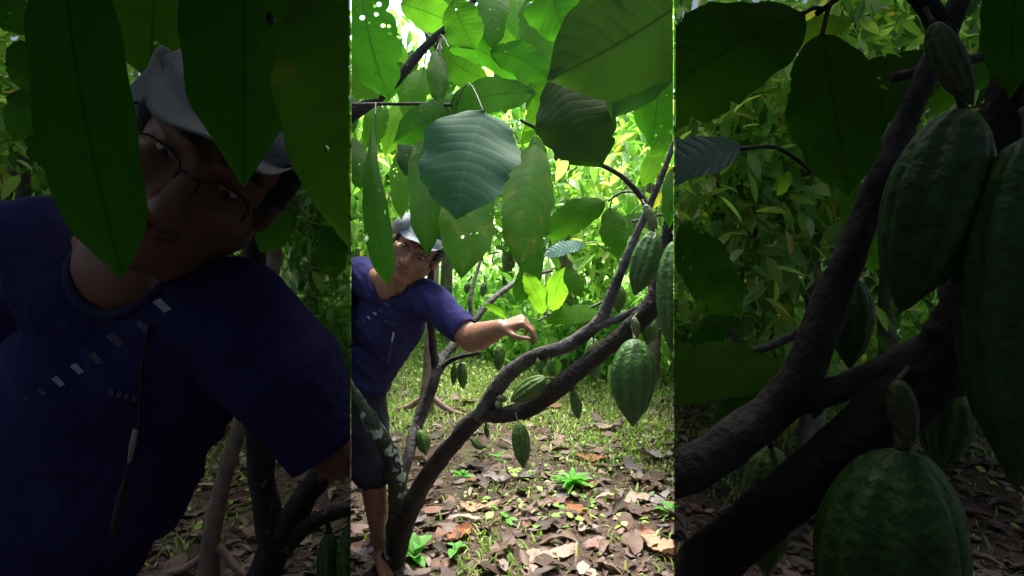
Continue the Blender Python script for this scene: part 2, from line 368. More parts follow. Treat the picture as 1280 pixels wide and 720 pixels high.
# dead leaves
x, y = wedge(17000, 1.2, 11, power=1.15)
keep = RNG.random(len(x)) < np.clip(.95 - (y - 3.3) * .26 + dens(x, y, 1.1, 3) * .9, .04, 1); x, y = x[keep], y[keep]
n = len(x); sc = (.03 + .14 * RNG.random(n) ** 2.0)
scatter('leaf_litter', T_dead, np.stack([x, y, gzv(x, y) + RNG.uniform(.004, .03, n)], 1),
        rots(RNG.normal(0, .2, n), RNG.normal(0, .16, n), RNG.uniform(0, 6.28, n)), sc, M_litter)
tag(bpy.data.objects['leaf_litter'], 'brown and pinkish grey dead leaves strewn over the soil', 'leaf litter', kind='stuff')
# twigs crumbs as tiny fragments
x, y = wedge(16000, 1.5, 6.5); n = len(x)
scatter('leaf_crumbs', T_dead[:2], np.stack([x, y, gzv(x, y) + .006], 1), rots(RNG.normal(0, .5, n), RNG.normal(0, .5, n), RNG.uniform(0, 6.28, n)),
        np.stack([RNG.uniform(.012, .06, n), RNG.uniform(.008, .03, n), np.full(n, .02)], 1), M_litter)
tag(bpy.data.objects['leaf_crumbs'], 'fine broken bits of dead leaf and twig on the soil', 'leaf crumbs', kind='stuff')
# grass
x, y = wedge(300000, 2.2, 13, power=.95)
keep = RNG.random(len(x)) < np.clip((y - 3.7) * .42 + dens(x, y, 1.3, 9) * 1.0, .03, .97); x, y = x[keep], y[keep]; n = len(x)
scatter('grass', T_blade, np.stack([x, y, gzv(x, y)], 1), rots(np.zeros(n), -RNG.uniform(.35, 1.35, n), RNG.uniform(0, 6.28, n)),
        np.stack([RNG.uniform(.02, .07, n), RNG.uniform(.08, .18, n), RNG.uniform(.04, .07, n)], 1), M_grass)
tag(bpy.data.objects['grass'], 'short yellowish green grass growing through the leaf litter', 'grass', kind='stuff')
# low weeds: small round leaves
x, y = wedge(30000, 3, 12)
keep = RNG.random(len(x)) < np.clip((y - 3.5) * .1 + dens(x, y, 1.1, 21) * 1.8, .02, .9); x, y = x[keep], y[keep]; n = len(x)
scatter('low_weeds', T_clover, np.stack([x, y, gzv(x, y) + RNG.uniform(.01, .07, n)], 1), rots(RNG.normal(0, .3, n), -RNG.uniform(-.3, .7, n), RNG.uniform(0, 6.28, n)),
        RNG.uniform(.02, .055, n), M_grass)
tag(bpy.data.objects['low_weeds'], 'small round leaved weeds creeping among the grass', 'weeds', kind='stuff')
# bright broad-leaved ground cover further back
x, y = wedge(60000, 7.0, 15, power=1)
keep = RNG.random(len(x)) < np.clip(dens(x, y, .55, 40) * 1.6 + (y - 8.2) * .22, 0, .9); x, y = x[keep], y[keep]; n = len(x)
scatter('ground_cover', T_leaf, np.stack([x, y, gzv(x, y) + RNG.uniform(.02, .38, n) * np.clip((y - 6.5) * .5, .2, 1)], 1),
        rots(RNG.normal(0, .4, n), -RNG.uniform(-.6, .8, n), RNG.uniform(0, 6.28, n)), RNG.uniform(.07, .17, n), M_cover)
tag(bpy.data.objects['ground_cover'], 'bright green broad leaved ground cover beyond the grass', 'ground cover', kind='stuff')

# ---------------------------------------------------------------- tubes
def tube(name, pts, mat, parent=None, zone=None, seg=12, knob=.0, cap=True, seed=0, sub=6):
    """pts: list of (Vector, radius); smooth limb through them"""
    P = [p for p, _ in pts]; Rr = [r for _, r in pts]; L = []; n = len(P)
    for i in range(n - 1):
        p0 = P[max(i - 1, 0)]; p1 = P[i]; p2 = P[i + 1]; p3 = P[min(i + 2, n - 1)]
        for k in range(sub):
            t = k / sub
            L.append((.5 * ((2 * p1) + (p2 - p0) * t + (2 * p0 - 5 * p1 + 4 * p2 - p3) * t * t + (3 * p1 - p0 - 3 * p2 + p3) * t ** 3), Rr[i] + (Rr[i + 1] - Rr[i]) * t))
    L.append((P[-1], Rr[-1])); V = []; F = []
    a = None; rnd = random.Random(seed)
    for i, (p, r) in enumerate(L):
        d = (L[min(i + 1, len(L) - 1)][0] - L[max(i - 1, 0)][0]).normalized()
        a = frame(d, a if a else Vector((.3, -.8, .5)))[0]; b = d.cross(a)
        for j in range(seg):
            th = 2 * math.pi * j / seg
            q = r * (1 + knob * (.9 * max(0, noise.noise(p * 22 + Vector((math.cos(th), math.sin(th), seed)) * 1.6) - .18) + noise.noise(Vector((math.cos(th) * 1.3, math.sin(th) * 1.3, i * .55 + seed * 9))) + .6 * noise.noise(Vector((math.cos(th) * 3, math.sin(th) * 3, i * 1.3 + seed * 5)))))
            V.append(p + (a * math.cos(th) + b * math.sin(th)) * q)
    for i in range(len(L) - 1):
        for j in range(seg):
            F.append((i * seg + j, i * seg + (j + 1) % seg, (i + 1) * seg + (j + 1) % seg, (i + 1) * seg + j))
    if cap: F.append(tuple(range(seg))[::-1]); F.append(tuple((len(L) - 1) * seg + j for j in range(seg)))
    o = mesh(name, V, F, mat, parent); o['solid'] = 1
    clip(o, zone); del o['solid']; return o
def limb(V, name, pts, mat, parent, **kw):
    return tube(name, [(V.P(a, b, d), V.r(r, d)) for a, b, d, r in pts], mat, parent, V.zone, **kw)

# ---------------------------------------------------------------- broad leaf, built on a centre line
def leaf(V, b, t, wpx, mat, parent, bend=0, roll=0, yaw=0, drop=.06, fold=.12, seed=0, pet=None, wshape=1.0, name='leaf', vb=False):
    rnd = random.Random(seed * 13 + 5)
    B = V.P(*b); T = V.P(*t); dm = (b[2] + t[2]) / 2; Lg = (T - B).length
    ax = (T - B).normalized(); tocam = (Vector((0, 0, CAMH)) - (B + T) / 2).normalized()
    nrm, _ = frame(ax, tocam); nrm = Matrix.Rotation(R(roll), 3, ax) @ nrm; side = ax.cross(nrm)
    W = V.r(wpx, dm) / 2 / max(.25, math.cos(R(roll)))
    nu, nv = 40, 12; Vs = []; F = []; UV = []; bw = V.r(bend, dm)
    bites = [(rnd.uniform(.15, .95), rnd.choice((-1, 1)), rnd.uniform(.008, .03), rnd.uniform(.05, .28)) for _ in range(rnd.randint(1, 6))]
    ph = rnd.uniform(0, 6); ph2 = rnd.uniform(0, 6)
    for i in range(nu + 1):
        u = i / nu
        wv = math.sin(math.pi * min(1, u ** wshape)) ** .54 if 0 < u < 1 else 0
        ts = .84 if wshape < 1.5 else .93
        if u > ts: wv *= max(0, 1 - (u - ts) / (1 - ts)) ** .45 if u < 1 else 0
        wv = max(wv, .012)
        cen = B.lerp(T, u) + side * (bw * math.sin(math.pi * u)) + nrm * (drop * Lg * math.sin(math.pi * u))
        for j in range(nv + 1):
            v = j / nv * 2 - 1; s = abs(v)
            edge = 1 + .05 * math.sin(u * 15 + ph + (2 if v > 0 else 0)) * s + .025 * math.sin(u * 43 + ph2) * s
            for bu, bs, bwid, bdep in bites:
                if v * bs > 0: edge -= bdep * math.exp(-((u - bu) / bwid) ** 2) * max(0, s - .3) / .7
            z = -fold * W * s ** 1.4 * (1 if seed % 3 else .4) + .035 * W * math.sin(u * 17 + ph + v * 2) * s * s * 1.3 + .003 * W * math.cos(2 * math.pi * (u * 11 - s ** 1.3 * 1.4)) * min(1, s * 2.5) * (1 - .5 * s)
            z += .10 * W * math.sin(u * 5 + ph2) * v
            Vs.append(cen + side * (v * W * wv * edge) + nrm * z); UV.append((u, (v + 1) / 2))
    for i in range(nu):
        for j in range(nv):
            a = i * (nv + 1) + j; F.append((a, a + 1, a + nv + 2, a + nv + 1))
    o = mesh(name, Vs, F, mat if not isinstance(mat, str) else LM[mat], parent, uv=UV)
    clip(o, V.zone)
    if len(o.data.vertices) < 4:
        bpy.data.objects.remove(o); return None
    if pet:
        Q = V.P(*pet); rr = V.r(.9, dm)
        tube('petiole', [(B + (T - B) * .02, rr), (B.lerp(Q, .5) + Vector((0, 0, .15)) * (B - Q).length, rr), (Q, rr * 1.3)], M_stalk, o, V.zone, seg=6, sub=4)
    return o

# ---------------------------------------------------------------- cocoa pod
def pod(V, top, bot, wpx, parent, mat=M_pod, stalk=None, seed=0, ridge=.105, name='cocoa_pod'):
    A = V.P(*top); B = V.P(*bot); ax = (B - A).normalized(); Lg = (B - A).length; Rr = V.r(wpx, (top[2] + bot[2]) / 2) / 2
    a, b = frame(ax, Vector((.2, -1, .3))); nu, nv = 30, 60; Vs = []; F = []; UV = []; ph = seed * 1.7
    rw = random.Random(seed); bx, by = rw.uniform(-.12, .12), rw.uniform(-.12, .12)
    for i in range(nu + 1):
        t = i / nu
        pr = (math.sin(math.pi * min(1, t ** .82)) ** .62) if 0 < t < 1 else 0
        if t > .80: pr *= 1 - .38 * ((t - .80) / .20) ** .8
        if i == nu: pr = .0
        if t < .02: pr = max(pr * .5, .05)
        for j in range(nv):
            th = 2 * math.pi * j / nv + ph
            h = abs(math.cos(5 * th)) ** .6
            pair = .45 * math.cos(5 * th)
            q = Rr * pr * (1 + ridge * (h - .5) * 1.8 + ridge * pair + .025 * noise.noise(Vector((math.cos(th) * 2, math.sin(th) * 2, t * 6 + seed))) + .02 * noise.noise(Vector((math.cos(th) * 8, math.sin(th) * 8, t * 22 + seed))))
            Vs.append(A + ax * (t * Lg) + (a * bx + b * by) * (Rr * math.sin(math.pi * t)) + (a * math.cos(th) + b * math.sin(th)) * q); UV.append((t, h))
    for i in range(nu):
        for j in range(nv): F.append((i * nv + j, i * nv + (j + 1) % nv, (i + 1) * nv + (j + 1) % nv, (i + 1) * nv + j))
    F.append(tuple(range(nv))[::-1])
    o = mesh(name, Vs, F, mat, parent, uv=UV); o['solid'] = 1; clip(o, V.zone); del o['solid']
    if len(o.data.vertices) < 8: bpy.data.objects.remove(o); return None
    if stalk:
        Q = V.P(*stalk); rr = max(V.r(1.1, top[2]), Rr * .10)
        tube('stalk', [(A + ax * Lg * .015, rr * 1.25), (A.lerp(Q, .5), rr * .8), (Q, rr * 1.2)], M_stalk, o, V.zone, seg=8, sub=4)
    return o

# ---------------------------------------------------------------- the cocoa tree in the middle
root = empty('cocoa_tree', (VC.P(492, 715, 2.68).x, 2.68, 0), 'cocoa tree in the bright middle, dark trunk forking low, hung with green pods', 'tree', 'cocoa trees hung with pods')
def main_limbs(V, rt, side=False):
    if V.zone == 'C':
        limb(V, 'trunk', [(490, 724, 2.70, 17), (494, 690, 2.68, 15), (507, 650, 2.55, 12.5), (533, 597, 2.4, 11), (565, 556, 2.25, 10.5), (598, 520, 2.1, 11), (625, 519, 2.03, 9), (660, 510, 1.97, 11.5), (700, 483, 1.9, 12), (742, 448, 1.82, 10.5), (785, 413, 1.73, 11.5), (814, 384, 1.68, 13), (826, 350, 1.66, 11), (834, 300, 1.64, 8), (846, 240, 1.6, 8)], M_bark_d, rt, knob=.22, seed=1, seg=16)
        limb(V, 'mossy_stem', [(486, 724, 2.72, 13), (495, 680, 2.66, 13.5), (498, 630, 2.62, 12.5), (491, 580, 2.56, 11.5), (474, 542, 2.52, 10), (454, 512, 2.5, 9), (430, 478, 2.48, 9)], M_moss, rt, knob=.3, seed=2, seg=16)
        limb(V, 'branch', [(499, 612, 2.62, 7), (510, 572, 2.66, 7), (520, 535, 2.75, 7.2), (534, 500, 2.78, 7), (547, 462, 2.8, 7), (562, 437, 2.85, 5.5), (590, 405, 2.95, 4.2), (612, 378, 3.05, 4), (650, 350, 3.2, 3), (690, 338, 3.3, 2)], M_bark_g, rt, knob=.25, seed=3)
        limb(V, 'branch', [(547, 466, 2.8, 6), (542, 440, 2.8, 5), (539, 405, 2.8, 4.6), (538, 360, 2.8, 4.5), (541, 310, 2.75, 4), (548, 240, 2.6, 4), (560, 180, 2.4, 3)], M_bark_d, rt, knob=.25, seed=4)
        limb(V, 'branch', [(548, 462, 2.8, 4), (566, 449, 2.78, 3), (590, 443, 2.7, 2.5), (600, 441, 2.65, 2)], M_bark_d, rt, knob=.2, seed=5)
        limb(V, 'branch', [(590, 405, 2.95, 3), (588, 375, 3, 2.5), (596, 340, 3.1, 2), (610, 300, 3.2, 1.5)], M_bark_d, rt, knob=.2, seed=6, seg=8)
        limb(V, 'branch', [(425, 153, 1.9, 9), (450, 137, 1.88, 8), (478, 118, 1.85, 7), (505, 90, 1.8, 6), (535, 55, 1.75, 5), (568, 26, 1.7, 4), (600, -8, 1.65, 4)], M_bark_d, rt, knob=.25, seed=7)
        limb(V, 'branch', [(500, -5, 1.9, 2), (514, 15, 1.9, 2), (528, 36, 1.88, 2), (541, 53, 1.85, 2.2), (556, 80, 1.85, 1.3), (572, 104, 1.85, 1)], M_bark_d, rt, knob=.15, seed=8, seg=8)
        limb(V, 'branch', [(430, 131, 1.5, 2.2), (480, 130, 1.45, 2.2), (530, 130, 1.4, 2.2), (566, 131, 1.35, 2)], M_bark_d, rt, knob=.15, seed=9, seg=8)
    limb(V, 'branch', [(600, 522, 2.08, 10), (618, 490, 2.04, 10), (640, 464, 2.0, 9.5), (668, 445, 1.95, 8.5), (704, 434, 1.9, 8.5), (730, 419, 1.85, 8.5), (752, 398, 1.82, 8), (766, 365, 1.79, 6.5), (780, 330, 1.77, 5.5), (797, 290, 1.75, 4.5), (815, 250, 1.73, 4), (832, 208, 1.7, 3.6), (850, 160, 1.65, 3)], M_bark_g, rt, knob=.16, seed=10, seg=16)
    limb(V, 'branch', [(745, 408, 1.82, 5), (765, 401, 1.8, 5), (785, 393, 1.76, 5), (806, 382, 1.7, 5.5)], M_bark_g, rt, knob=.18, seed=11)
    limb(V, 'branch', [(812, 264, 1.5, 4.5), (806, 252, 1.5, 4.5), (796, 239, 1.5, 4), (775, 219, 1.47, 3.2), (745, 203, 1.42, 2.8), (715, 188, 1.36, 2.5), (680, 166, 1.32, 2.3), (650, 150, 1.3, 2)], M_bark_d, rt, knob=.15, seed=12, seg=10)
    limb(V, 'branch', [(803, 246, 1.5, 1.6), (790, 240, 1.52, 1.2), (775, 242, 1.54, 1.2), (760, 252, 1.55, 1.2)], M_bark_d, rt, seed=13, seg=6)
    limb(V, 'branch', [(790, 277, 1.76, 2), (812, 272, 1.78, 2), (845, 264, 1.8, 2)], M_bark_g, rt, seed=14, seg=8)
    limb(V, 'branch', [(758, 375, 2.3, 2), (735, 385, 2.3, 1.6), (700, 388, 2.3, 1.6), (672, 402, 2.3, 1.2)], M_bark_g, rt, seed=15, seg=8)
main_limbs(VC, root)
PODS = [  # top, bottom, width, material, stalk point, seed
    ((794, 423, 1.62), (791, 533, 1.62), 51, M_pod, (791, 408, 1.66), 1),
    ((819, 289, 1.5), (793, 370, 1.52), 33, M_pod, (812, 278, 1.5), 2),
    ((844, 300, 1.42), (839, 440, 1.42), 40, M_pod, (842, 290, 1.45), 3),
    ((812, 396, 1.8), (809, 432, 1.8), 19, M_pod2, (812, 388, 1.75), 4),
    ((775, 356, 1.85), (773, 392, 1.85), 15, M_pod2, (776, 348, 1.8), 5),
    ((742, 422, 1.95), (740, 474, 1.95), 19, M_pod2, (742, 412, 1.85), 6),
    ((792, 396, 1.6), (797, 424, 1.6), 10, M_pod3, (796, 392, 1.68), 7),
    ((806, 255, 1.46), (822, 288, 1.46), 12, M_pod3, (803, 250, 1.48), 8),
    ((682, 472, 1.86), (638, 502, 1.9), 23, M_pod2, (692, 474, 1.9), 9),
    ((717, 488, 1.88), (723, 525, 1.88), 13, M_pod2, (714, 481, 1.88), 10),
    ((648, 528, 1.92), (655, 586, 1.92), 21, M_pod2, (644, 516, 1.95), 11),
    ((625, 430, 2.5), (623, 465, 2.5), 13, M_pod2, (625, 424, 2.6), 12),
    ((577, 452, 2.76), (579, 487, 2.76), 12, M_pod2, (574, 445, 2.77), 13),
    ((568, 456, 2.78), (567, 482, 2.78), 8, M_pod2, (566, 448, 2.78), 14),
    ((524, 537, 2.7), (532, 569, 2.7), 16, M_pod2, (520, 530, 2.75), 15),
    ((672, 448, 1.92), (676, 468, 1.92), 8, M_pod2, (670, 443, 1.94), 16),
    ((686, 450, 1.9), (690, 471, 1.9), 8, M_pod2, (686, 441, 1.92), 17),
    ((621, 497, 2.0), (634, 500, 2.0), 9, M_pod3, (618, 494, 2.02), 18),
    ((623, 500, 2.0), (624, 512, 2.0), 9, M_pod3, (620, 495, 2.02), 19),
    ((607, 533, 2.1), (610, 548, 2.1), 6, M_pod2, (607, 526, 2.1), 20),
    ((590, 550, 2.3), (604, 562, 2.3), 9, M_pod2, (582, 548, 2.3), 21),
    ((760, 398, 1.84), (759, 412, 1.84), 7, M_pod2, (760, 393, 1.84), 22),
    ((606, 352, 3.0), (603, 372, 3.0), 8, M_pod2, (606, 345, 3.0), 23),
    ((585, 352, 3.0), (583, 368, 3.0), 7, M_pod2, (590, 345, 3.0), 24),
]
for p in PODS: pod(VC, p[0], p[1], p[2], root, p[3], p[4], p[5])

LEAVES = [  # base, tip, width px, material, bend, roll, petiole end
    ((448, -40, 1.25), (486, 124, 1.3), 74, 'midh', 6, 0, (444, -60, 1.3)),
    ((469, 141, 1.35), (486, 356, 1.15), 33, 'deep', 9, 5, (470, 131, 1.42), 2.3),
    ((532, 146, 1.4), (534, 320, 1.2), 47, 'deep', 0, -6, (524, 131, 1.42), 1.25),
    ((606, 139, 1.05), (570, 273, .98), 122, 'blue', 4, 12, (570, 132, 1.35), .85),
    ((592, 196, 1.3), (578, 346, 1.12), 68, 'midy', 0, 0, (585, 180, 1.35), 1.15),
    ((668, 178, 1.3), (652, 336, 1.12), 64, 'midy', 2, -5, (674, 163, 1.32)),
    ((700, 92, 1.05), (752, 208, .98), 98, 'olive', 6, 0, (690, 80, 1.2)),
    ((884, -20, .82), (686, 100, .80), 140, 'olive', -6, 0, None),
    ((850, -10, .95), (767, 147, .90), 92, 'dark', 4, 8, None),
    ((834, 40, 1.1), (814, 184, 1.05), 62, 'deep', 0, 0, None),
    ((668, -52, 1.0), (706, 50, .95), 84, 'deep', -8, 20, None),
    ((616, -30, 1.5), (616, 62, 1.4), 40, 'mid', 0, 0, None),
    ((655, 4, 1.6), (685, 86, 1.5), 44, 'mid', -4, 12, None),
    ((500, 4, 1.8), (578, 34, 1.7), 46, 'light', -4, 20, (512, 8, 1.9)),
    ((546, 62, 1.6), (549, 131, 1.5), 27, 'mid', 0, 0, (553, 60, 1.7)),
    ((552, 62, 1.6), (612, 100, 1.5), 46, 'mid', 4, 25, (545, 66, 1.75)),
    ((560, 60, 1.5), (648, 100, 1.45), 34, 'deep', -16, 20, (543, 66, 1.75)),
    ((612, 64, 1.4), (690, 102, 1.35), 42, 'midh', -8, 0, None),
    ((562, 132, 1.35), (668, 116, 1.28), 44, 'dark', -6, 10, None),
    ((590, 132, 1.4), (492, 178, 1.3), 44, 'deep', 6, 15, (570, 131, 1.37)),
    ((530, 84, 2.0), (506, 152, 1.9), 34, 'light', 0, 0, (536, 60, 1.9)),
    ((692, 62, 1.9), (727, 44, 1.8), 28, 'light', 0, 0, None),
    ((756, 251, 1.55), (681, 297, 1.5), 40, 'mid', 3, 5, (762, 250, 1.55)),
    ((762, 259, 1.55), (773, 323, 1.5), 34, 'mid', 0, 0, (768, 244, 1.54)),
    ((731, 305, 1.9), (679, 320, 1.85), 18, 'pale', 2, 10, (758, 314, 1.95)),
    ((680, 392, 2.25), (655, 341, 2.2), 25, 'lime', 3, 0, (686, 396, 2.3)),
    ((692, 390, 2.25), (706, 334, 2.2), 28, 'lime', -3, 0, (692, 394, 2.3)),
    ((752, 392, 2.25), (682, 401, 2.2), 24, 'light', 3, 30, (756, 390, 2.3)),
    ((742, 396, 2.25), (724, 428, 2.2), 22, 'mid', 0, 10, (745, 390, 2.3)),
    ((506, 168, 1.5), (508, 220, 1.45), 22, 'dark', 0, 0, None),
    ((828, 180, 1.9), (803, 233, 1.85), 26, 'lime', 0, 0, (834, 175, 1.8)),
    ((634, 398, 2.5), (603, 380, 2.5), 9, 'lime', 2, 0, None),
    ((697, 182, 1.36), (695, 202, 1.34), 8, 'olive', 0, 0, (699, 178, 1.36)),
    ((497, 190, 1.7), (502, 275, 1.6), 24, 'light', 0, 0, None),
    ((440, 70, 1.7), (470, 122, 1.6), 56, 'light', 0, 10, None),
    ((438, 170, 1.6), (452, 235, 1.5), 34, 'deep', 0, 0, None),
    ((566, 0, 1.4), (592, 62, 1.4), 52, 'mid', 0, 15, None),
    ((640, -20, 1.9), (650, 52, 1.8), 34, 'light', 0, 0, None),
    ((740, -20, 1.7), (756, 22, 1.6), 34, 'mid', 0, 0, None),
    ((838, 165, 1.7), (815, 196, 1.7), 22, 'mid', 0, 0, None),
    ((808, 268, 2.0), (770, 296, 1.9), 26, 'mid', 0, 15, None),
    ((830, 385, 1.9), (800, 405, 1.8), 20, 'deep', 0, 0, None),
    ((706, 335, 2.1), (730, 372, 2.0), 20, 'mid', 0, 20, None),
    ((840, 210, 1.55), (836, 285, 1.5), 22, 'deep', 0, 0, None),
    ((762, 455, 2.4), (768, 500, 2.3), 10, 'deep', 0, 0, None),
]
for i, l in enumerate(LEAVES): leaf(VC, l[0], l[1], l[2], l[3], root, l[4], l[5], seed=i, pet=l[6], wshape=l[7] if len(l) > 7 else 1.0)
# further leaves of the same crown, between the near ones and the trees behind
rr = random.Random(3)
def free(px, py):      # leave open what the photo keeps open
    return not (450 < px < 560 and 250 < py) and not (py > 140 and 690 < px < 842) and not (abs(px - 495) < 22 and 25 < py < 75) and not (abs(px - 722) < 18 and 85 < py < 112)
k = 0
while k < 54:
    px, py = rr.uniform(440, 842), rr.uniform(-40, 150) if rr.random() < .72 else rr.uniform(150, 330)
    if not free(px, py): continue
    d = rr.uniform(1.9, 3.2); ang = rr.uniform(-.9, .9); Lp = 190 / d * rr.uniform(.6, 1)
    tx, ty = px + math.sin(ang) * Lp, py + math.cos(ang) * Lp
    if py > 150 and not (560 < px < 690): continue
    if not free(tx, min(ty, 400)): continue
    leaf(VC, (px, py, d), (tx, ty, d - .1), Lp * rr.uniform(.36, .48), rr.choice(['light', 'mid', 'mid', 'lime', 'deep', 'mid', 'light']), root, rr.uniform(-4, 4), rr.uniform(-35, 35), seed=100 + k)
    k += 1

# ---------------------------------------------------------------- the close limbs and pods on the right
rootR = empty('cocoa_tree', (VR.P(706, 560, 1.9).x + .05, VR.d(1.9), 0), 'dim cocoa tree at the right, thick black limb and big green pods close up', 'tree', 'cocoa trees hung with pods')
# its trunk stands on the ground, hard against the added cloth and below the edge of the picture
limb(VR, 'trunk', [(690, 1150, 1.9, 15), (692, 640, 1.9, 14), (694, 500, 1.9, 12.5), (712, 474, 1.88, 10.5), (742, 448, 1.82, 10), (785, 413, 1.73, 11.5), (814, 384, 1.68, 12.5), (826, 350, 1.66, 11), (834, 300, 1.64, 8), (846, 240, 1.6, 8)], M_bark_d, rootR, knob=.16, seed=1, seg=20, sub=10)
main_limbs(VR, rootR)
for p in PODS:
    if p[0][0] > 725: pod(VR, p[0], p[1], p[2], rootR, p[3], p[4], p[5])
for i, l in enumerate(LEAVES):
    if max(l[0][0], l[1][0]) > 712 and l[0][1] > 160: leaf(VR, l[0], l[1], l[2], l[3], rootR, l[4], l[5], seed=i, pet=l[6], wshape=l[7] if len(l) > 7 else 1.0)
for i in range(34):      # its leaves further back
    px, py = rr.uniform(706, 850), rr.uniform(225, 372); d = rr.uniform(2.6, 6); Lp = 45 * 2.6 / d * rr.uniform(.5, 1); ang = rr.uniform(-1.3, 1.3)
    if py > 330 and px > 770: continue
    leaf(VR, (px, py, d), (px + math.sin(ang) * Lp, py + math.cos(ang) * Lp, d - .05), Lp * .4, rr.choice(['light', 'mid', 'mid', 'lime', 'deep']), rootR, 0, rr.uniform(-40, 40), seed=200 + i)

# ---------------------------------------------------------------- the stems and leaves close on the left
rootL = empty('cocoa_tree', (VLs.P(540, 600, 2.75).x, VLs.d(2.75), 0), 'dim cocoa tree at the left, thin forked stem, large leaves hanging before the nearer man', 'tree', 'cocoa trees hung with pods')
limb(VLs, 'trunk', [(532, 640, 2.75, 6.6), (533, 560, 2.75, 6.2), (534, 500, 2.78, 6), (547, 462, 2.8, 6), (562, 437, 2.85, 4.5), (580, 412, 2.95, 3.8)], M_bark_d, rootL, knob=.25, seed=3, seg=16)
limb(VLs, 'branch', [(547, 466, 2.8, 6), (542, 440, 2.8, 5), (539, 405, 2.8, 4.6), (538, 360, 2.8, 4.5), (541, 310, 2.6, 4), (542, 250, 2.0, 4), (540, 225, 1.2, 5), (530, 222, .9, 5), (470, 220, .9, 4)], M_bark_d, rootL, knob=.25, seed=4)
limb(VLs, 'branch', [(548, 464, 2.8, 4), (562, 452, 2.78, 3), (580, 446, 2.7, 2.5)], M_bark_d, rootL, knob=.2, seed=5)
for p in PODS:
    if p[5] in (13, 14): pod(VLs, p[0], p[1], p[2], rootL, p[3], p[4], p[5])
for i, l in enumerate(LEAVES):
    if i in (1, 2, 4): leaf(VLl, l[0], l[1], l[2], l[3], rootL, l[4], l[5], seed=i, wshape=l[7])
leaf(VLm, (500, 225, 2.9), (497, 278, 2.8), 40, 'light', rootL, 0, 0, seed=33)
for i, (px, py, d, a) in enumerate([(438, 240, 3.4, .4), (446, 262, 3.6, .2), (440, 285, 3.5, 1.2), (452, 282, 3.8, -.4), (560, 315, 3.6, .7), (553, 328, 3.4, -.6), (449, 300, 3.6, .9), (566, 335, 3.8, .2)]):
    leaf(VLm, (px, py, d), (px + math.sin(a) * 22, py + math.cos(a) * 22, d), 13, 'mid' if i % 2 else 'deep', rootL, 0, rr.uniform(-30, 30), seed=60 + i)

# ---------------------------------------------------------------- people
def add_ell(bm, c, rad, M=None, seg=14):
    r = bmesh.ops.create_icosphere(bm, subdivisions=3 if max(rad) > .03 else 2, radius=1)
    for v in r['verts']:
        p = Vector((v.co.x * rad[0], v.co.y * rad[1], v.co.z * rad[2])); v.co = c + (M @ p if M else p)
def add_cap(bm, a, b, ra, rb, seg=14, steps=None):
    L = (b - a).length; n = steps or 2
    d = (b - a).normalized() if L > 1e-6 else Vector((0, 0, 1)); u, w_ = frame(d); rings = []
    for i in range(n + 1):
        t = i / n; r = ra + (rb - ra) * t; rings.append([bm.verts.new(a.lerp(b, t) + (u * math.cos(2 * math.pi * j / seg) + w_ * math.sin(2 * math.pi * j / seg)) * r) for j in range(seg)])
    for i in range(n):
        for j in range(seg): bm.faces.new((rings[i][j], rings[i][(j + 1) % seg], rings[i + 1][(j + 1) % seg], rings[i + 1][j]))
    bm.faces.new(rings[0][::-1]); bm.faces.new(rings[-1])
    if min(ra, rb) > .002:
        for c, r in ((a, ra), (b, rb)): add_ell(bm, c, (r, r, r))
def chain(bm, pts):
    for (a, ra), (b, rb) in zip(pts, pts[1:]): add_cap(bm, a, b, ra, rb)
def remeshed(name, bm, mat, parent, zone, voxel=.006, smooth=4, fold=0, fscale=9, post=None):
    me = bpy.data.meshes.new('tmp'); bm.to_mesh(me); bm.free(); o = bpy.data.objects.new('tmp', me); C.objects.link(o)
    m = o.modifiers.new('r', 'REMESH'); m.mode = 'VOXEL'; m.voxel_size = voxel
    s = o.modifiers.new('s', 'SMOOTH'); s.factor = .5; s.iterations = smooth
    dg = bpy.context.evaluated_depsgraph_get(); ev = o.evaluated_get(dg); me2 = bpy.data.meshes.new_from_object(ev)
    bpy.data.objects.remove(o)
    if fold:
        nrm = [v.normal.copy() for v in me2.vertices]
        for v in me2.vertices:
            p = v.co.copy(); q = Vector((p.x * fscale + p.z * fscale * .8, p.y * fscale, p.z * fscale * .35 - p.x * fscale * .3))
            f = 1 - abs(noise.noise(q)) * 2.2; g = noise.noise(p * fscale * .4)
            v.co = p + nrm[v.index] * (fold * (f * .7 + g))
    if post: post(me2)
    me2.materials.clear(); me2.materials.append(mat)
    me2.polygons.foreach_set('use_smooth', [True] * len(me2.polygons))
    me2.name = name; o = bpy.data.objects.new(name, me2); C.objects.link(o)
    if zone: o['solid'] = 1; clip(o, zone); del o['solid']
    if parent: setpar(o, parent)
    return o

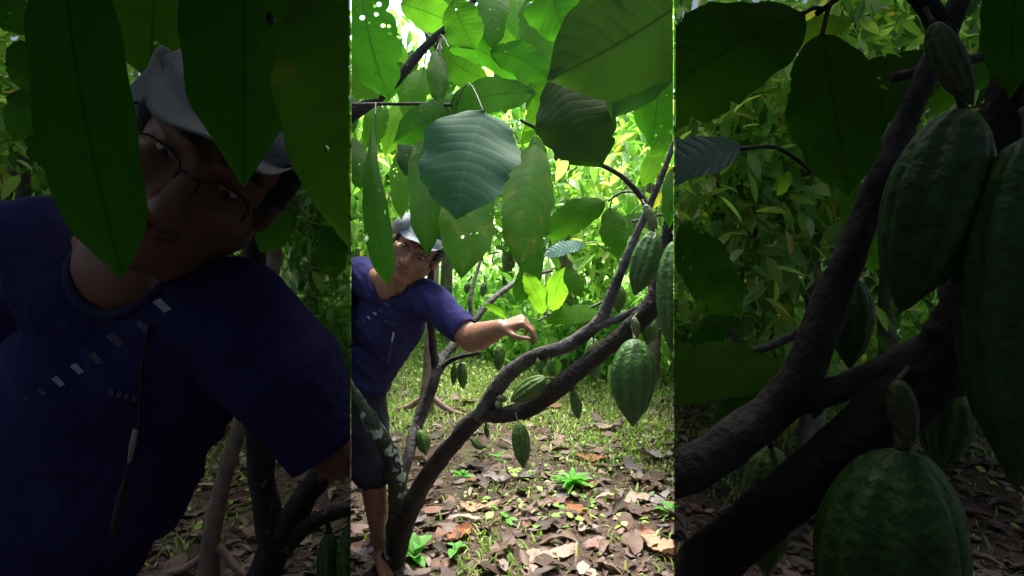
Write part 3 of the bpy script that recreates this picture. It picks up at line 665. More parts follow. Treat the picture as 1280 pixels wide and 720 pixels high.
def hand(bm, wrist, d, nrm, side, curl=.5, s=1.0, start=None):
    """palm and five separate fingers. d: from wrist to knuckles, nrm: out of the back of the hand, side: towards the thumb"""
    d = d.normalized(); nrm = (nrm - d * nrm.dot(d)).normalized(); th = d.cross(nrm); th = th if th.dot(side) > 0 else -th
    add_cap(bm, wrist - d * .02, wrist + d * .01, .024 * s, .022 * s)
    for i, (o_, L) in enumerate(((.028, .086), (.009, .090), (-.010, .086), (-.028, .078))):
        kn = wrist + (d * L + th * o_) * s
        add_cap(bm, wrist + th * o_ * .55 * s + d * .008, kn, .0165 * s, .0115 * s)
        add_cap(bm, wrist + (d * .03 + th * o_ * .8 - nrm * .006) * s, kn - nrm * .004, .015 * s, .0105 * s)
        lens = [(.044, .028, .022), (.049, .031, .023), (.045, .029, .022), (.035, .022, .019)][i]
        a = kn; ang = curl * (.55 + .12 * i) if start is None else start + .09 * i; rad = [.0098, .0090, .0082, .0070]
        spread = th * (o_ * 1.6)
        for k, l in enumerate(lens):
            dv = ((d + spread) * math.cos(ang) - nrm * math.sin(ang)).normalized(); b = a + dv * l * s
            add_cap(bm, a, b, rad[k] * s, rad[k + 1] * s); a = b; ang += curl * (1.05 if k == 0 else .8)
    a = wrist + (d * .022 + th * .022 - nrm * .006) * s
    tv = (d * .62 + th * .72 - nrm * .35).normalized(); b = a + tv * .042 * s; add_cap(bm, a, b, .0155 * s, .0115 * s)
    tv = (d * .86 + th * .25 - nrm * .5).normalized(); c = b + tv * .031 * s; add_cap(bm, b, c, .0112 * s, .0098 * s)
    tv = (d * .9 - th * .05 - nrm * .5).normalized(); add_cap(bm, c, c + tv * .024 * s, .0098 * s, .0078 * s)

def person(V, label, near=False):
    P = V.P
    hip = P(453, 508, 2.80)
    sc = V.r(1, 2.5) / (2.5 / 800)            # how much larger than the far figure (close to 1)
    feet = Vector((hip.x, hip.y, 0)) if near else P(477, 709, 2.74)
    rt = empty('person', (feet.x, feet.y, 0), label, 'person', 'men in navy shirts bending towards the tree')
    Z = V.zone
    # ----- head frame
    hc = P(520, 312, 2.50)
    tc_ = (Vector((0, 0, CAMH)) - hc).normalized(); rx_ = tc_.cross(Vector((0, 0, 1))).normalized() * -1; rx_ = rx_ if rx_.x > 0 else -rx_; ux_ = tc_.cross(rx_); ux_ = ux_ if ux_.z > 0 else -ux_
    U = (rx_ * math.sin(R(34)) + ux_ * math.cos(R(34)) + tc_ * .30).normalized(); Fw = tc_ - rx_ * .10 - ux_ * .04; Fw = (Fw - U * Fw.dot(U)).normalized(); Rt = Fw.cross(U) * -1
    if Rt.x < 0: Rt = -Rt
    H = Matrix((Rt, Fw, U)).transposed()       # columns: right in picture, forward, up
    hs = sc * 1.2
    def h(x, f, u): return hc + H @ Vector((x, f, u)) * hs
    bm = bmesh.new()
    add_ell(bm, h(0, -.012, .035), (.076 * hs, .093 * hs, .088 * hs), H)
    add_ell(bm, h(0, .018, -.03), (.064 * hs, .070 * hs, .078 * hs), H)
    add_ell(bm, h(0, .040, -.085), (.036 * hs, .040 * hs, .030 * hs), H)          # chin
    add_cap(bm, h(-.055, 0, -.045), h(-.025, .045, -.092), .024 * hs, .020 * hs); add_cap(bm, h(.055, 0, -.045), h(.025, .045, -.092), .024 * hs, .020 * hs)
    add_cap(bm, h(0, .088, .022), h(0, .108, -.020), .0085 * hs, .0125 * hs)      # nose
    add_ell(bm, h(0, .104, -.024), (.014 * hs, .015 * hs, .010 * hs), H)
    for s in (-1, 1):
        add_ell(bm, h(s * .012, .094, -.025), (.009 * hs, .011 * hs, .008 * hs), H)
        add_ell(bm, h(s * .040, .058, -.012), (.027 * hs, .026 * hs, .022 * hs), H)   # cheek
        add_cap(bm, h(s * .014, .086, .033), h(s * .048, .068, .034), .0085 * hs, .0085 * hs)   # brow
        add_ell(bm, h(s * .078, -.008, -.002), (.008 * hs, .018 * hs, .030 * hs), H)  # ear
        add_cap(bm, h(s * .084, -.016, .018), h(s * .080, -.006, -.022), .006 * hs, .006 * hs)
        add_cap(bm, h(s * .018, .080, -.035), h(s * .034, .062, -.062), .008 * hs, .007 * hs)   # fold beside the mouth
    add_ell(bm, h(0, .080, -.052), (.024 * hs, .016 * hs, .016 * hs), H)
    nb = P(490, 352, 2.60)
    chain(bm, [(h(0, -.015, -.05), .052 * sc), (nb, .056 * sc)])
    add_ell(bm, P(490, 352, 2.585), (.072 * sc, .055 * sc, .075 * sc))                  # base of the neck and open neckline
    # ----- torso core
    sl_, sr_ = P(452, 342, 2.72), P(530, 366, 2.54)
    chain(bm, [(sl_, .036), (nb, .045), (sr_, .036)])
    chest = P(483, 398, 2.70); belly = P(463, 450, 2.76)
    chain(bm, [(nb, .055), (chest, .075), (belly, .07), (hip, .08)])
    # ----- reaching arm
    if near:
        el = P(571, 424, 2.55); wr = P(571, 426, 2.98); hd = (wr - el)
        chain(bm, [(sr_, .052), (sr_.lerp(el, .5), .047), (el, .041), (el.lerp(wr, .35), .042), (wr, .026)])
        hand(bm, wr, hd, Vector((0, 0, 1)), Vector((1, 0, 0)), .35)
        el2 = P(452, 420, 2.95); wr2 = P(456, 480, 3.0)
    else:
        el = P(590, 424, 2.42); wr = P(626, 410, 2.30)
        chain(bm, [(sr_, .040), (sr_.lerp(el, .5), .046), (el, .051), (el.lerp(wr, .3), .053), (el.lerp(wr, .7), .041), (wr, .032)])
        hand(bm, wr, Vector((.9, -.25, .36)), Vector((-.35, -.35, 1)), Vector((0, -1, 0)), .5, 1.02, 1.15)
        el2 = P(453, 405, 2.92); wr2 = P(456, 470, 2.9)
    chain(bm, [(sl_, .036), (el2, .038), (wr2, .026)]); hand(bm, wr2, wr2 - el2, Vector((1, 0, 0)), Vector((0, -1, 0)), .4)
    # ----- legs
    if near:
        hz = hip.z; legs = []
        for dx, dy in ((.06, 0), (-.10, .06)):
            k = Vector((hip.x + dx + .03, hip.y + dy - .06, .46)); a = Vector((hip.x + dx + .02, hip.y + dy + .03, .075)); legs.append((Vector((hip.x + dx, hip.y + dy, hz)), k, a))
    else:
        legs = [(P(456, 512, 2.78), P(466, 598, 2.62), P(477, 692, 2.74)), (P(452, 512, 2.90), P(466, 592, 2.88), P(474, 650, 3.03))]
    for hp, k, a in legs:
        a = Vector((a.x, a.y, .075))
        chain(bm, [(hp, .082), (k, .052), (k.lerp(a, .3), .050), (a, .032)])
        toe = a + Vector((.05, -.17, -.045)); heel = a + Vector((-.01, .03, -.045))
        chain(bm, [(a, .034), (heel, .028)]); chain(bm, [(a + Vector((0, -.01, -.015)), .036), (toe, .022)]); chain(bm, [(heel, .026), (toe + Vector((.02, 0, 0)), .018)])
        for q in range(5): add_cap(bm, toe + Vector((-.026 + q * .014, -.005, -.006)), toe + Vector((-.03 + q * .015, -.035 + q * .004, -.008)), .010 - q * .0008, .008)
    def face_fix(me):
        for v in me.vertices:            # press in the eye sockets
            for s in (-1, 1):
                c = h(s * .031, .078, .014); dd = (v.co - c).length / (.016 * hs)
                if dd < 1: v.co = v.co - H @ Vector((0, 1, 0)) * (.006 * hs * (1 - dd * dd))
            c = h(0, .100, -.0505); q = H.transposed() @ (v.co - c)
            if abs(q.x) < .024 * hs and abs(q.z) < .0035 * hs and q.y > -.03: v.co -= H @ Vector((0, .004 * hs, 0))
    body = remeshed('body', bm, M_skin, rt, Z, .0055, 3, post=face_fix)
    # ----- face parts
    def small(name, fn, mat, par=rt, vox=None):
        b = bmesh.new(); fn(b); me = bpy.data.meshes.new(name); b.to_mesh(me); b.free(); me.materials.append(mat)
        me.polygons.foreach_set('use_smooth', [True] * len(me.polygons)); o = bpy.data.objects.new(name, me); C.objects.link(o)
        if Z: clip(o, Z)
        setpar(o, par); return o
    for s in (-1, 1):
        e = small('eye', lambda b: add_ell(b, h(s * .031, .0700, .012), (.0100 * hs, .0095 * hs, .0034 * hs), H), M_eye)
        small('iris', lambda b: add_ell(b, h(s * .031, .0768, .0112), (.0050 * hs, .0036 * hs, .0031 * hs), H), M_iris, e)
        small('eyebrow', lambda b: [add_cap(b, h(s * .014, .0955, .041), h(s * .034, .0905, .044), .0028 * hs, .0035 * hs), add_cap(b, h(s * .034, .0905, .042), h(s * .052, .075, .036), .0035 * hs, .002 * hs)], M_hair)
    small('mouth', lambda b: [add_cap(b, h(-.022, .0890, -.0455), h(0, .099, -.0495), .0032 * hs, .0048 * hs), add_cap(b, h(0, .099, -.0495), h(.022, .0890, -.0455), .0048 * hs, .0032 * hs), add_cap(b, h(-.015, .090, -.0575), h(.015, .090, -.0575), .0052 * hs, .0052 * hs)], M_lip)
    def hairf(b):
        add_ell(b, h(0, -.022, .045), (.081 * hs, .095 * hs, .088 * hs), H)
        for s in (-1, 1): add_ell(b, h(s * .066, .006, .030), (.017 * hs, .034 * hs, .034 * hs), H)
    hb = bmesh.new(); hairf(hb); remeshed('hair', hb, M_hair, rt, Z, .005, 2, fold=.003, fscale=60)
    # spectacles
    def rim(b, s):
        pts = []
        for k in range(15):
            t = math.pi * (k - 1) / 12; cx, cz = math.cos(t), math.sin(t); cx = math.copysign(abs(cx) ** .75, cx); cz = math.copysign(abs(cz) ** .75, cz)
            pts.append(h(s * .033 + cx * .023, .101 - abs(s * .033 + cx * .023) * .16, .008 + cz * .0150))
        for a, c in zip(pts, pts[1:]): (a + c).z, add_cap(b, a, c, .0012 * hs, .0012 * hs, 6, 1)
    def specs(b):
        for s in (-1, 1):
            rim(b, s); add_cap(b, h(s * .059, .092, .018), h(s * .080, .052, .020), .0016 * hs, .0016 * hs, 6); add_cap(b, h(s * .080, .052, .020), h(s * .085, -.02, .016), .0016 * hs, .0016 * hs, 6)
        add_cap(b, h(-.008, .100, .014), h(.008, .100, .014), .0015 * hs, .0015 * hs, 6)
    small('spectacles', specs, M_gl)
    # soft hat, brim turned up
    VV, FF = [], []; nr, ns = 12, 56
    for i in range(nr + 1):
        for j in range(ns):
            th = 2 * math.pi * j / ns; c, s = math.cos(th), math.sin(th)
            if i <= 7: t = i / 7; ph = t * math.pi / 2; rx, ry, z = .086 * math.sin(ph) ** .95, .104 * math.sin(ph) ** .8, .060 + .036 * math.cos(ph)
            else:
                t = (i - 7) / 5; up = .5 + .5 * math.sin(th * 2 + .6); peak = max(0, -c) ** 3 * .9 + .25 * max(0, s)
                rx = .086 + (.010 if c < 0 else .030 * (1 - c) ** 2) * t - max(0, c) * .012; ry = .104 + .040 * t; z = .060 + (.005 - .018 * (1 - up)) * t + peak * .012 * t ** 1.2 + .008 * math.sin(th * 5) * t
            VV.append(h(rx * c, ry * s - .012, z))
    for i in range(nr):
        for j in range(ns): FF.append((i * ns + j, i * ns + (j + 1) % ns, (i + 1) * ns + (j + 1) % ns, (i + 1) * ns + j))
    hat = mesh('hat', VV, FF, M_hat); sm = hat.modifiers.new('t', 'SOLIDIFY'); sm.thickness = .0025
    if Z: clip(hat, Z)
    setpar(hat, rt)
    lo = [(486, 292.5), (491, 291.5), (497, 291), (503, 290), (509, 287), (515, 283)]; up = [(486.5, 288), (489, 281), (495, 275.5), (501, 270), (509, 265.5), (515.5, 266)]
    VV = []; nn = 5
    for i, (a, b_) in enumerate(zip(lo, up)):
        for k in range(nn + 1):
            t = k / nn; VV.append(P(a[0] + (b_[0] - a[0]) * t + 1.5 * math.sin(t * 3), a[1] + (b_[1] - a[1]) * t, 2.40 + .05 * math.cos(i * 1.1) * t - .04 * math.sin(t * 3.1) + .02 * abs(i - 2.5)))
    fl = mesh('brim', VV, [(i * (nn + 1) + k, i * (nn + 1) + k + 1, (i + 1) * (nn + 1) + k + 1, (i + 1) * (nn + 1) + k) for i in range(5) for k in range(nn)], M_brim, hat)
    sm = fl.modifiers.new('s', 'SUBSURF'); sm.levels = sm.render_levels = 2; sm = fl.modifiers.new('t', 'SOLIDIFY'); sm.thickness = .003
    # ----- shirt
    sb = bmesh.new()
    add_ell(sb, P(483, 402, 2.71), (.150 * sc, .115 * sc, .150 * sc)); add_ell(sb, P(464, 446, 2.76), (.124 * sc, .115 * sc, .14 * sc)); add_ell(sb, P(457, 474, 2.79), (.106 * sc, .125 * sc, .10 * sc))
    chain(sb, [(P(452, 344, 2.73), .074 * sc), (P(478, 366, 2.68), .082 * sc), (P(505, 372, 2.63), .078 * sc), (P(530, 372, 2.56), .072 * sc)])
    chain(sb, [(P(505, 390, 2.66), .10 * sc), (P(478, 440, 2.74), .10 * sc)])
    if near: se = el.lerp(sr_, .12)
    else: se = P(574, 410, 2.45)
    chain(sb, [(P(530, 372, 2.56), .071 * sc), (sr_.lerp(se, .55), .068 * sc), (se, .058 * sc)])
    chain(sb, [(P(452, 344, 2.73), .070 * sc), (sl_.lerp(el2, .7), .060 * sc)])
    shirt = remeshed('shirt', sb, M_shirt, rt, None, .006, 3, fold=.016, fscale=11)
    # cut the sleeve end square and open
    bm2 = bmesh.new(); bm2.from_mesh(shirt.data); off = shirt.location + rt.location
    dn = (el - sr_).normalized(); ce = se + dn * .022
    r = bmesh.ops.bisect_plane(bm2, geom=bm2.verts[:] + bm2.edges[:] + bm2.faces[:], plane_co=ce - off, plane_no=dn)
    kill = [f for f in bm2.faces if (f.calc_center_median() + off - ce).dot(dn) > 0 and (f.calc_center_median() + off - ce).length < .12]
    bmesh.ops.delete(bm2, geom=kill, context='FACES')
    # open neckline
    kill = [f for f in bm2.faces if (lambda q: (q.x / .080) ** 2 + (q.y / .12) ** 2 + (q.z / .085) ** 2 < 1)((f.calc_center_median() + off - P(491, 346, 2.56)) / sc)]
    bmesh.ops.delete(bm2, geom=kill, context='FACES')
    # even out the cut edge of the neckline and note it for the neckband
    nc = P(491, 346, 2.56); bv = {v for e in bm2.edges if e.is_boundary for v in e.verts if (v.co + off - nc).length < .17 * sc}
    loops = []; left = set(bv)
    while left:
        st = left.pop(); loop = [st]; cur = st
        while True:
            nx = [e.other_vert(cur) for e in cur.link_edges if e.is_boundary and e.other_vert(cur) in left]
            if not nx: break
            cur = nx[0]; left.discard(cur); loop.append(cur)
        loops.append(loop)
    loop = max(loops, key=len) if loops else []
    for _ in range(60):
        new = [(loop[i - 1].co + loop[i].co * 2 + loop[(i + 1) % len(loop)].co) / 4 for i in range(len(loop))]
        for v, c_ in zip(loop, new): v.co = c_
    neck = [loop[int(i * len(loop) / 36) % len(loop)].co + off for i in range(37)] if len(loop) > 36 else []
    bm2.to_mesh(shirt.data)
    co = [v.co + off for v in bm2.verts]
    bm2.free()
    bvh = BVHTree.FromPolygons([v.co + off for v in shirt.data.vertices], [tuple(p.vertices) for p in shirt.data.polygons])
    bvb = BVHTree.FromPolygons([v.co + body.location + rt.location for v in body.data.vertices], [tuple(p.vertices) for p in body.data.polygons])
    sm = shirt.modifiers.new('t', 'SOLIDIFY'); sm.thickness = .003; sm.offset = -1
    if Z: clip(shirt, Z)
    eye0 = Vector((0, 0, CAMH))
    def on(px, py, tree=bvh, lift=.002):
        q = P(px, py, 2.6); d = (q - eye0).normalized(); best = None
        for t in ((bvh, bvb) if tree is None else (tree,)):
            hit = t.ray_cast(eye0, d)
            if hit[0] and (best is None or hit[3] < best[3]): best = hit
        return best[0] - d * lift if best else None
    def patch(name, quad, mat, par):
        pts = [on(*p) for p in quad]
        if None in pts: return
        VV = [p for p in pts] + [p + (p - eye0).normalized() * .0015 for p in pts]
        o = mesh(name, VV, [(0, 1, 2, 3), (7, 6, 5, 4), (0, 4, 5, 1), (1, 5, 6, 2), (2, 6, 7, 3), (3, 7, 4, 0)], mat, par, smooth=False); clip(o, Z)
    # the row of slanting bars printed across the chest
    for cx, cy, s_, mt in ((502, 367, 4.0, M_print), (494, 375, 3.2, M_printd), (483.5, 380.5, 4.2, M_printd), (476, 388, 3.4, M_printd), (468.5, 392, 3.2, M_print), (461, 397, 3.0, M_print), (454.5, 401, 2.2, M_printd), (448, 403.5, 1.6, M_printd)):
        patch('printed_bar', [(cx - s_ * .95, cy - s_ * .35), (cx - s_ * .2, cy - s_ * .75), (cx + s_ * .9, cy + s_ * .35), (cx + s_ * .2, cy + s_ * .7)], mt, shirt)
    for k in range(5): patch('printed_mark', [(481 + k * 3, 400 + k * .8), (483 + k * 3, 400 + k * .8), (482.6 + k * 3, 402.6 + k * .8), (480.6 + k * 3, 402.4 + k * .8)], M_printd, shirt)
    # neckband on the open edge
    pts = [on(px, py, None, .004) for px, py in ((466, 328), (467, 340), (471, 353), (477, 363), (485, 370), (494, 372), (503, 367), (511, 359), (517, 350))]
    pts = [p for p in pts if p]
    pts = neck or pts
    if len(pts) > 3:
        o = tube('neckband', [(p, .0065 * sc) for p in pts], M_collar, rt, Z, seg=8, sub=3)
    # cord with a clip and a key, hanging on the chest
    cp = [on(px, py, None, .006) for px, py in ((497, 374), (494, 392), (493, 412))]
    if None not in cp:
        c0 = cp[-1]; drop = lambda k: c0 + Vector((-.002 * k, -.004, -.010 * k)) * sc
        o = tube('neck_cord', [(p, .0022) for p in cp] + [(drop(1), .0022)], M_cord, rt, Z, seg=6)
        ck = tube('clip', [(drop(1), .0035), (drop(3), .0045), (drop(5), .002)], M_metal, o, Z, seg=8)
        tube('key_strap', [(drop(5), .002), (drop(7), .003), (drop(9), .007), (drop(12), .008), (drop(13.5), .004)], M_cord, o, Z, seg=8)
    # ----- shorts
    sh = bmesh.new(); h0, k0, _ = legs[0]; h1, k1, _ = legs[1]
    add_ell(sh, hip + Vector((0, 0, .06)), (.105, .118, .10)); add_ell(sh, hip, (.105, .118, .10))
    for hp, k, _ in legs: chain(sh, [(hp, .100), (hp.lerp(k, .5), .094), (hp.lerp(k, .86), .088)])
    remeshed('shorts', sh, M_short, rt, Z, .008, 3, fold=.006, fscale=12)
    return rt
person(VC, 'man in navy shirt and charcoal shorts in the bright middle, reaching out one bare arm')
person(VLm, 'nearer man in navy shirt filling the dim left side, face half hidden by leaves', True)

# ---------------------------------------------------------------- plants and distinct dead leaves on the near ground
def gpt(px, py):
    d = CAMH * 800 / (py - 300); return Vector(((px - 640) / 800 * d, d, 0))
def sprout(px, py, n, L, w, mat, label, up=.7, name='seedling', cat='seedling', group=None, seed=0, stem=.05):
    p = gpt(px, py); p.z = gz(p.x, p.y); rt = empty(name, p, label, cat, group); r = random.Random(seed)
    tube('stem', [(p + Vector((0, 0, -.01)), .003), (p + Vector((.002, 0, stem)), .002)], M_stalk, rt, seg=6)
    for i in range(n):
        a = i * 2.4 + r.uniform(-.4, .4); e = r.uniform(.1, up); l = L * r.uniform(.6, 1.1); b = p + Vector((0, 0, stem * r.uniform(.3, 1)))
        t = b + Vector((math.cos(a) * math.cos(e), math.sin(a) * math.cos(e), math.sin(e))) * l
        V, F = leaf_t(w, .2, .1, 5, .03, seed * 7 + i); d = (t - b).normalized(); s, u = frame(d, Vector((0, 0, 1)))
        mesh('leaf', [b + d * v[0] * l + u * v[1] * l + s * v[2] * l for v in V], F, mat, rt)
M_sprout = cardmat('seedling leaves', [(0, (.06, .22, .03)), (1, (.12, .33, .05))], 1.8, .4)
sprout(715, 618, 26, .13, .26, M_sprout, 'bright green leafy seedling on the litter in the middle of the soil', seed=1, stem=.07)
sprout(518, 706, 7, .11, .6, M_sprout, 'broad leaved green seedling at the foot of the dark trunk', seed=2, stem=.06, up=1.0)
sprout(568, 700, 4, .08, .5, M_sprout, 'small green seedling at the bottom edge right of the trunk', seed=3)
sprout(634, 658, 3, .08, .45, M_sprout, 'flat dark green fallen leaf sprig on bare soil below the lowest pod', seed=4, up=.2, stem=.015)
sprout(620, 578, 7, .07, .4, M_sprout, 'yellowish sprout between the lowest pod and the trunk', seed=5)
sprout(836, 645, 5, .08, .5, M_sprout, 'small sprout at the right edge of the bright middle', seed=6)
sprout(578, 605, 9, .09, .4, M_sprout, 'green weed tuft just right of the leaning trunk', seed=7)
def deadcol(name, a, b): return leafmat(name, a, b, rough=.75, trans=.1, spots=0, veinc=tuple(c * .6 for c in a), spec=.2, pucker=1)
DM = [deadcol('dead leaf tan', (.34, .20, .13), (.3, .15, .08)), deadcol('dead leaf grey', (.24, .20, .19), (.1, .08, .07)), deadcol('dead leaf rust', (.24, .095, .045), (.2, .08, .03)), deadcol('dead leaf pale', (.26, .19, .155), (.2, .15, .1)), deadcol('dead leaf violet grey', (.13, .11, .125), (.1, .08, .08))]
for i, (px, py, ang, L, m, lab) in enumerate([
    (690, 700, 20, .26, 3, 'large light brown curled dead leaf at the bottom edge, centre'),
    (822, 690, -65, .26, 0, 'long tan dead leaf in the bottom right corner of the bright middle'),
    (820, 625, 40, .24, 1, 'large ribbed grey brown dead leaf at the right edge'),
    (795, 600, 80, .18, 3, 'pale holed dead leaf right of the seedling'),
    (690, 633, 35, .22, 4, 'violet grey ribbed dead leaf touching the seedling from the left'),
    (722, 650, -60, .20, 2, 'narrow red brown dead leaf below the seedling'),
    (600, 640, 10, .22, 0, 'flat tan dead leaf on bare soil right of the trunk'),
    (575, 680, 60, .20, 2, 'rust brown dead leaf beyond the seedlings at the trunk foot'),
    (740, 575, -20, .22, 2, 'red brown curled dead leaf below the largest pod'),
    (760, 540, 15, .24, 3, 'pale dead leaf right of the slim hanging pod'),
    (665, 715, 75, .16, 3, 'upright curled tan dead leaf at the bottom edge'),
    (825, 575, -10, .26, 1, 'grey folded dead leaf against the right edge'),
    (455, 690, 60, .22, 4, 'dark grey dead leaf left of the man\'s bare foot'),
    (620, 610, -35, .2, 1, 'grey dead leaf between the pods and the bare soil'),
    (660, 600, 50, .18, 4, 'dark dead leaf just below the lowest pod')]):
    p = gpt(px, py); p.z = gz(p.x, p.y) + .018; a = R(ang); rnd = random.Random(i); nu, nv = 18, 10; VV, FF, UV = [], [], []
    for iu in range(nu + 1):
        u = iu / nu; wv = max(.02, math.sin(math.pi * u ** .85) ** .7 if 0 < u < 1 else 0)
        for j in range(nv + 1):
            v = j / nv * 2 - 1; x_ = (u - .5) * L; y_ = v * L * .21 * wv * (1 + .15 * math.sin(u * 17 + i + 3 * v))
            z_ = .10 * L * (abs(v) ** 1.5) * (1 if i % 2 else -.3) + .16 * L * (u - .5) ** 2 * 2 + .02 * L * math.cos(2 * math.pi * (u * 9 - abs(v) * 1.2)) + .04 * L * math.sin(u * 9 + i * 2) * v
            VV.append(p + Vector((x_ * math.cos(a) - y_ * math.sin(a), x_ * math.sin(a) + y_ * math.cos(a), max(z_, -.012)))); UV.append((u, (v + 1) / 2))
    for iu in range(nu):
        for j in range(nv):
            if j in (0, nv - 1) and rnd.random() < .06: continue
            q = iu * (nv + 1) + j; FF.append((q, q + 1, q + nv + 2, q + nv + 1))
    tag(mesh('dead_leaf', VV, FF, DM[m], uv=UV), lab, 'dead leaf', 'large dead leaves on the ground')

# ---------------------------------------------------------------- trees behind
M_bark_bg = plain('pale brown bark', (.20, .165, .13), .85, .5, 12, .8, bscale=50)
def crown_tree(x, y, h0, h1, rad, nl, label, mat, name='bushy_tree', cat='tree', lsz=(.12, .24), seed=0, tr=.05, lean=(0, 0), clump=70):
    r = np.random.default_rng(seed); rt = empty(name, (x, y, 0), label, cat, 'trees and bushes behind the grass')
    P0 = Vector((x, y, gz(x, y) - .05)); top = Vector((x + lean[0], y + lean[1], h0 + (h1 - h0) * .7))
    tube('trunk', [(P0, tr * 1.3), (P0.lerp(top, .3) + Vector((.08 * math.sin(seed), 0, 0)), tr), (P0.lerp(top, .65), tr * .7), (top, tr * .3)], M_bark_bg, rt, knob=.2, seed=seed)
    nc = max(6, nl // clump); cen = []
    while len(cen) < nc:
        p = r.uniform(-1, 1, 3)
        if np.linalg.norm(p) > 1 or np.linalg.norm(p) < .25: continue
        cen.append(p)
    cen = np.array(cen) * np.array([rad, rad, (h1 - h0) / 2]) + np.array([x + lean[0] * .6, y + lean[1] * .6, (h0 + h1) / 2])
    for k in range(min(7, nc)):
        c = Vector(cen[k]); s = P0.lerp(top, float(r.uniform(.3, .9)))
        tube('limb', [(s, tr * .45), (s.lerp(c, .5) + Vector((0, 0, .1)), tr * .3), (c, tr * .1)], M_bark_bg, rt, seg=7, seed=k)
    ci = r.integers(0, nc, nl); pos = cen[ci] + r.normal(0, 1, (nl, 3)) * np.array([rad * .20, rad * .20, max(.16, (h1 - h0) * .11)])
    pos[:, 2] = np.maximum(pos[:, 2], .12)
    az = r.uniform(0, 6.28, nl)
    scatter('crown', T_leaf, pos, rots(r.normal(0, .5, nl), r.uniform(-.2, 1.35, nl), az), r.uniform(lsz[0], lsz[1], nl), mat, rt)
TR = [ # px, y, h0, h1, rad, leaves, mat, label
    (810, 6.0, .95, 3.3, .8, 1200, M_crown, 'bright bushy tree behind the grey branch at the right of the middle'),
    (705, 7.0, 1.1, 3.6, .8, 1100, M_crown, 'yellow green tree behind the hanging leaves, centre right'),
    (745, 9.4, .7, 3.9, 1.2, 1700, M_crown, 'tall light green tree further back, centre right'),
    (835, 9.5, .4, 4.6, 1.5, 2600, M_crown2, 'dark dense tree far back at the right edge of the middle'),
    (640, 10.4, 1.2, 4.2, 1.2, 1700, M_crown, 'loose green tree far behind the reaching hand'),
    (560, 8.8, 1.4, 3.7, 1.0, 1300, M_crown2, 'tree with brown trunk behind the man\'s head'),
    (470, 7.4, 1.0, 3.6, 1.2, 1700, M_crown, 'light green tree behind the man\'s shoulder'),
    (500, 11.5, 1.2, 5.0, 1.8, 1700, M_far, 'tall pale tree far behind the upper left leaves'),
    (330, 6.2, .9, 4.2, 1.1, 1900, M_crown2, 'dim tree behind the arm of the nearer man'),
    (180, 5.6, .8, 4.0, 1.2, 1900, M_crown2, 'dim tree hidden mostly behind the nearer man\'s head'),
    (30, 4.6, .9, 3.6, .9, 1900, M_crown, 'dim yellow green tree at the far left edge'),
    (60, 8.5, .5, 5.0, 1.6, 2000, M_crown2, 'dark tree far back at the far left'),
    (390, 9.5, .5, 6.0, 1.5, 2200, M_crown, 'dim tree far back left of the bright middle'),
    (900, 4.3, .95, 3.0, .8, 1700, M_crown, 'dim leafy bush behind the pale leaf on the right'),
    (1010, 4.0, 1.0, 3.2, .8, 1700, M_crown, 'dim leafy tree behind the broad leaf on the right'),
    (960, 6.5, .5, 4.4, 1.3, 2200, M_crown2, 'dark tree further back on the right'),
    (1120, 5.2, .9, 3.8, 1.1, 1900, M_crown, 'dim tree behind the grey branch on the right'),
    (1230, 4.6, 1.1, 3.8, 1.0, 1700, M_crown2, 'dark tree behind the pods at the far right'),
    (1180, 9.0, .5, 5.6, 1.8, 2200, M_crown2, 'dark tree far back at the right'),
]
for i, (px, yy, h0, h1, rad, nl, mt, lab) in enumerate(TR):
    crown_tree((px - 640) / 800 * yy, yy, h0, h1, rad, nl, lab, mt, seed=i + 1, lsz=(.10, .20) if yy < 7 else (.13, .27), tr=.045 + .004 * yy)
# low bushes that close the view between trunks
for i, (px, yy, rad, hh, lab) in enumerate([(690, 7.4, .8, .75, 'low leafy bush behind the hand'), (770, 6.8, .7, .8, 'low leafy bush behind the thin hanging pods'), (830, 7.6, .7, .9, 'low leafy bush behind the largest pod'), (610, 10.5, .9, .8, 'low bush far back between man and hand'), (520, 9.2, .9, .8, 'low bush behind the man\'s chest'), (920, 6.2, .8, .8, 'low dim bush on the right below the pale leaf'), (1100, 7.4, .9, .8, 'low dim bush behind the small hanging pod on the right'), (350, 7, .9, .7, 'low dim bush left of the bright middle')]):
    crown_tree((px - 640) / 800 * yy, yy, .1, hh, rad, 1100, lab, M_cover, name='low_bush', cat='bush', lsz=(.09, .19), seed=50 + i, tr=.015, clump=50)
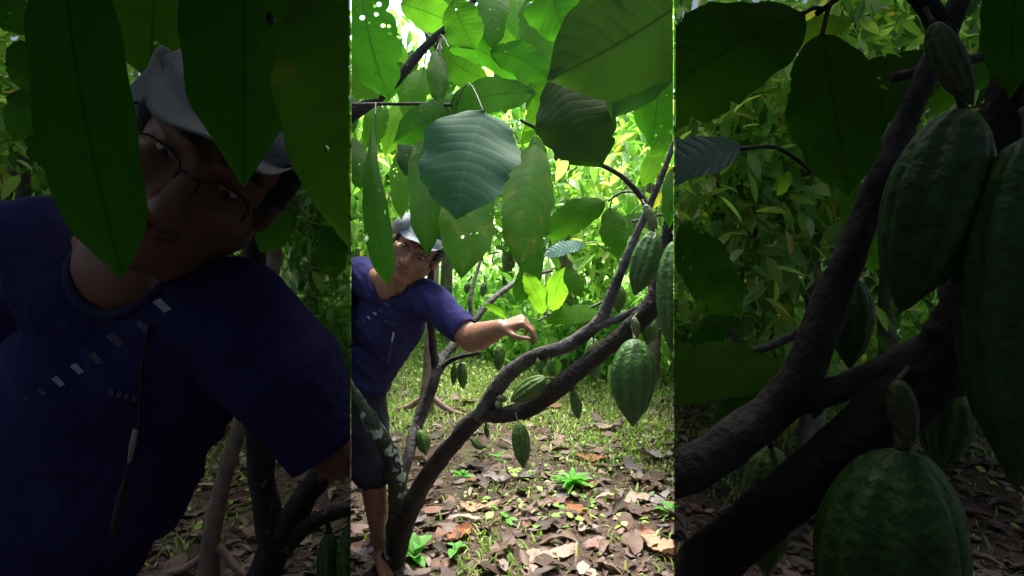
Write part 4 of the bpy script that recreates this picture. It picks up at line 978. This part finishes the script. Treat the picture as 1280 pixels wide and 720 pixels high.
# the slim palm-like trunk beside the man's ear and its dim counterpart nearer on the left
M_tan = plain('pinkish tan bark', (.22, .15, .11), .85, .45, 14, .8, bscale=50)
for px, d, r_, lab in ((543, 5.2, .048, 'slim pinkish tan trunk rising behind the man\'s shoulder'), (338, 2.6, .032, 'dim pinkish tan trunk behind the nearer man\'s neck')):
    x_ = (px - 640) / 800 * d; ln = .22 if d < 3 else .05
    rt = empty('slim_tree', (x_, d, 0), lab, 'tree', 'slim tan trunks')
    tube('trunk', [(Vector((x_ - ln - .03, d, -.05)), r_ * 1.7), (Vector((x_ - ln, d, .3)), r_), (Vector((x_, d, 1.2)), r_ * .85), (Vector((x_ + .05, d + .1, 2.6)), r_ * .7), (Vector((x_, d + .1, 4.0)), r_ * .6)], M_tan, rt, knob=.15, seed=int(d * 3), seg=14)
    for a in (2.6, -.5):
        tube('root', [(Vector((x_ - ln, d, .16)), r_ * .6), (Vector((x_ - ln + math.cos(a) * .2, d + math.sin(a) * .1, .03)), r_ * .5), (Vector((x_ - ln + math.cos(a) * .5, d + math.sin(a) * .2, -.03)), r_ * .2)], M_tan, rt, seg=8)
    r = np.random.default_rng(int(d * 7)); nl = 500
    pos = np.array([x_, d + .1, 4.3]) + r.normal(0, 1, (nl, 3)) * np.array([.6, .6, .35])
    scatter('crown', T_leaf, pos, rots(r.normal(0, .5, nl), r.uniform(-.2, 1.2, nl), r.uniform(0, 6.28, nl)), r.uniform(.15, .3, nl), M_crown, rt)
# far woodland, one mass
n = 30000; th = RNG.uniform(-1.05, 1.05, n); rad = RNG.uniform(13.5, 22, n); x = np.sin(th) * rad; y = np.cos(th) * rad
hmax = 5.4 + 2.6 * dens(th * 6, th * 0, 1.0, 77) + 1.5 * dens(th * 19, th * 0, 1.0, 12)
z = RNG.random(n) ** .85 * hmax; keep = (dens(x * 1, z * 1.0, .8, 5) + RNG.random(n) * .55) > .02; x, y, z = x[keep], y[keep], z[keep]; n = len(x)
scatter('far_woodland', T_leaf, np.stack([x, y, z + .1], 1), rots(RNG.normal(0, .6, n), RNG.uniform(-.4, 1.3, n), RNG.uniform(0, 6.28, n)), RNG.uniform(.22, .5, n), M_far)
tag(bpy.data.objects['far_woodland'], 'pale green mass of foliage closing the view far back', 'woodland', kind='stuff')

# ---------------------------------------------------------------- grey shade cloth, added only to darken the sides: hangs left and right of the bright middle and roofs both sides
def hz(y): return CAMH + .30 + .44 * max(y, 0)
YE = 12.5; Y0 = .42
def cloth(name, poly, label, mat=None):
    VV = []; FF = []
    for q in poly:
        b = len(VV); VV += q; FF.append(tuple(range(b, b + len(q))))
    o = mesh(name, VV, FF, mat or M_added_cloth, smooth=False); tag(o, label, 'shade cloth', 'added grey shade cloths'); return o
OUT = 2.0
for s, K, nm in ((-1, KL, 'left'), (1, KR, 'right')):
    a = lambda y, z: (K * y, y, z); b = lambda y, z: (s * OUT * max(y, Y0), y, z)
    cloth('added_shade_cloth', [[a(Y0, -.05), a(YE, -.05), a(YE, hz(YE)), a(Y0, hz(Y0))]], 'added grey shade cloth hanging edge on, %s of the bright middle' % nm)
    cloth('added_shade_cloth', [[a(1.5, hz(1.5)), a(YE, hz(YE)), b(YE, hz(YE)), b(1.5, hz(1.5))]], 'added shade cloth stretched as a high roof over the far part of the dim %s side' % nm)
    cloth('added_shade_cloth', [[a(Y0, hz(Y0)), a(1.5, hz(1.5)), b(1.5, hz(1.5)), b(Y0, hz(Y0))]], 'added dense shade cloth roofing the near end of the dim %s side' % nm, M_added_dense)
    cloth('added_shade_cloth', [[b(Y0, -.05), b(YE, -.05), b(YE, hz(YE)), b(Y0, hz(Y0))]], 'added grey shade cloth wall along the outer edge of the dim %s side' % nm)
    cloth('added_shade_cloth', [[a(YE, -.05), b(YE, -.05), b(YE, hz(YE)), a(YE, hz(YE))]], 'added grey shade cloth closing the far end of the dim %s side' % nm)
e = OUT * Y0; t = hz(Y0)  # added shelter around the camera, keeps front light off the near sides
cloth('added_shade_cloth', [[(-e, -1.5, t), (e, -1.5, t), (e, Y0, t), (-e, Y0, t)], [(-e, -1.5, -.05), (e, -1.5, -.05), (e, -1.5, t), (-e, -1.5, t)],
      [(-e, -1.5, -.05), (-e, Y0, -.05), (-e, Y0, t), (-e, -1.5, t)], [(e, -1.5, -.05), (e, Y0, -.05), (e, Y0, t), (e, -1.5, t)]], 'added grey shade cloth shelter round the viewpoint, blocking front light', M_added_dense)
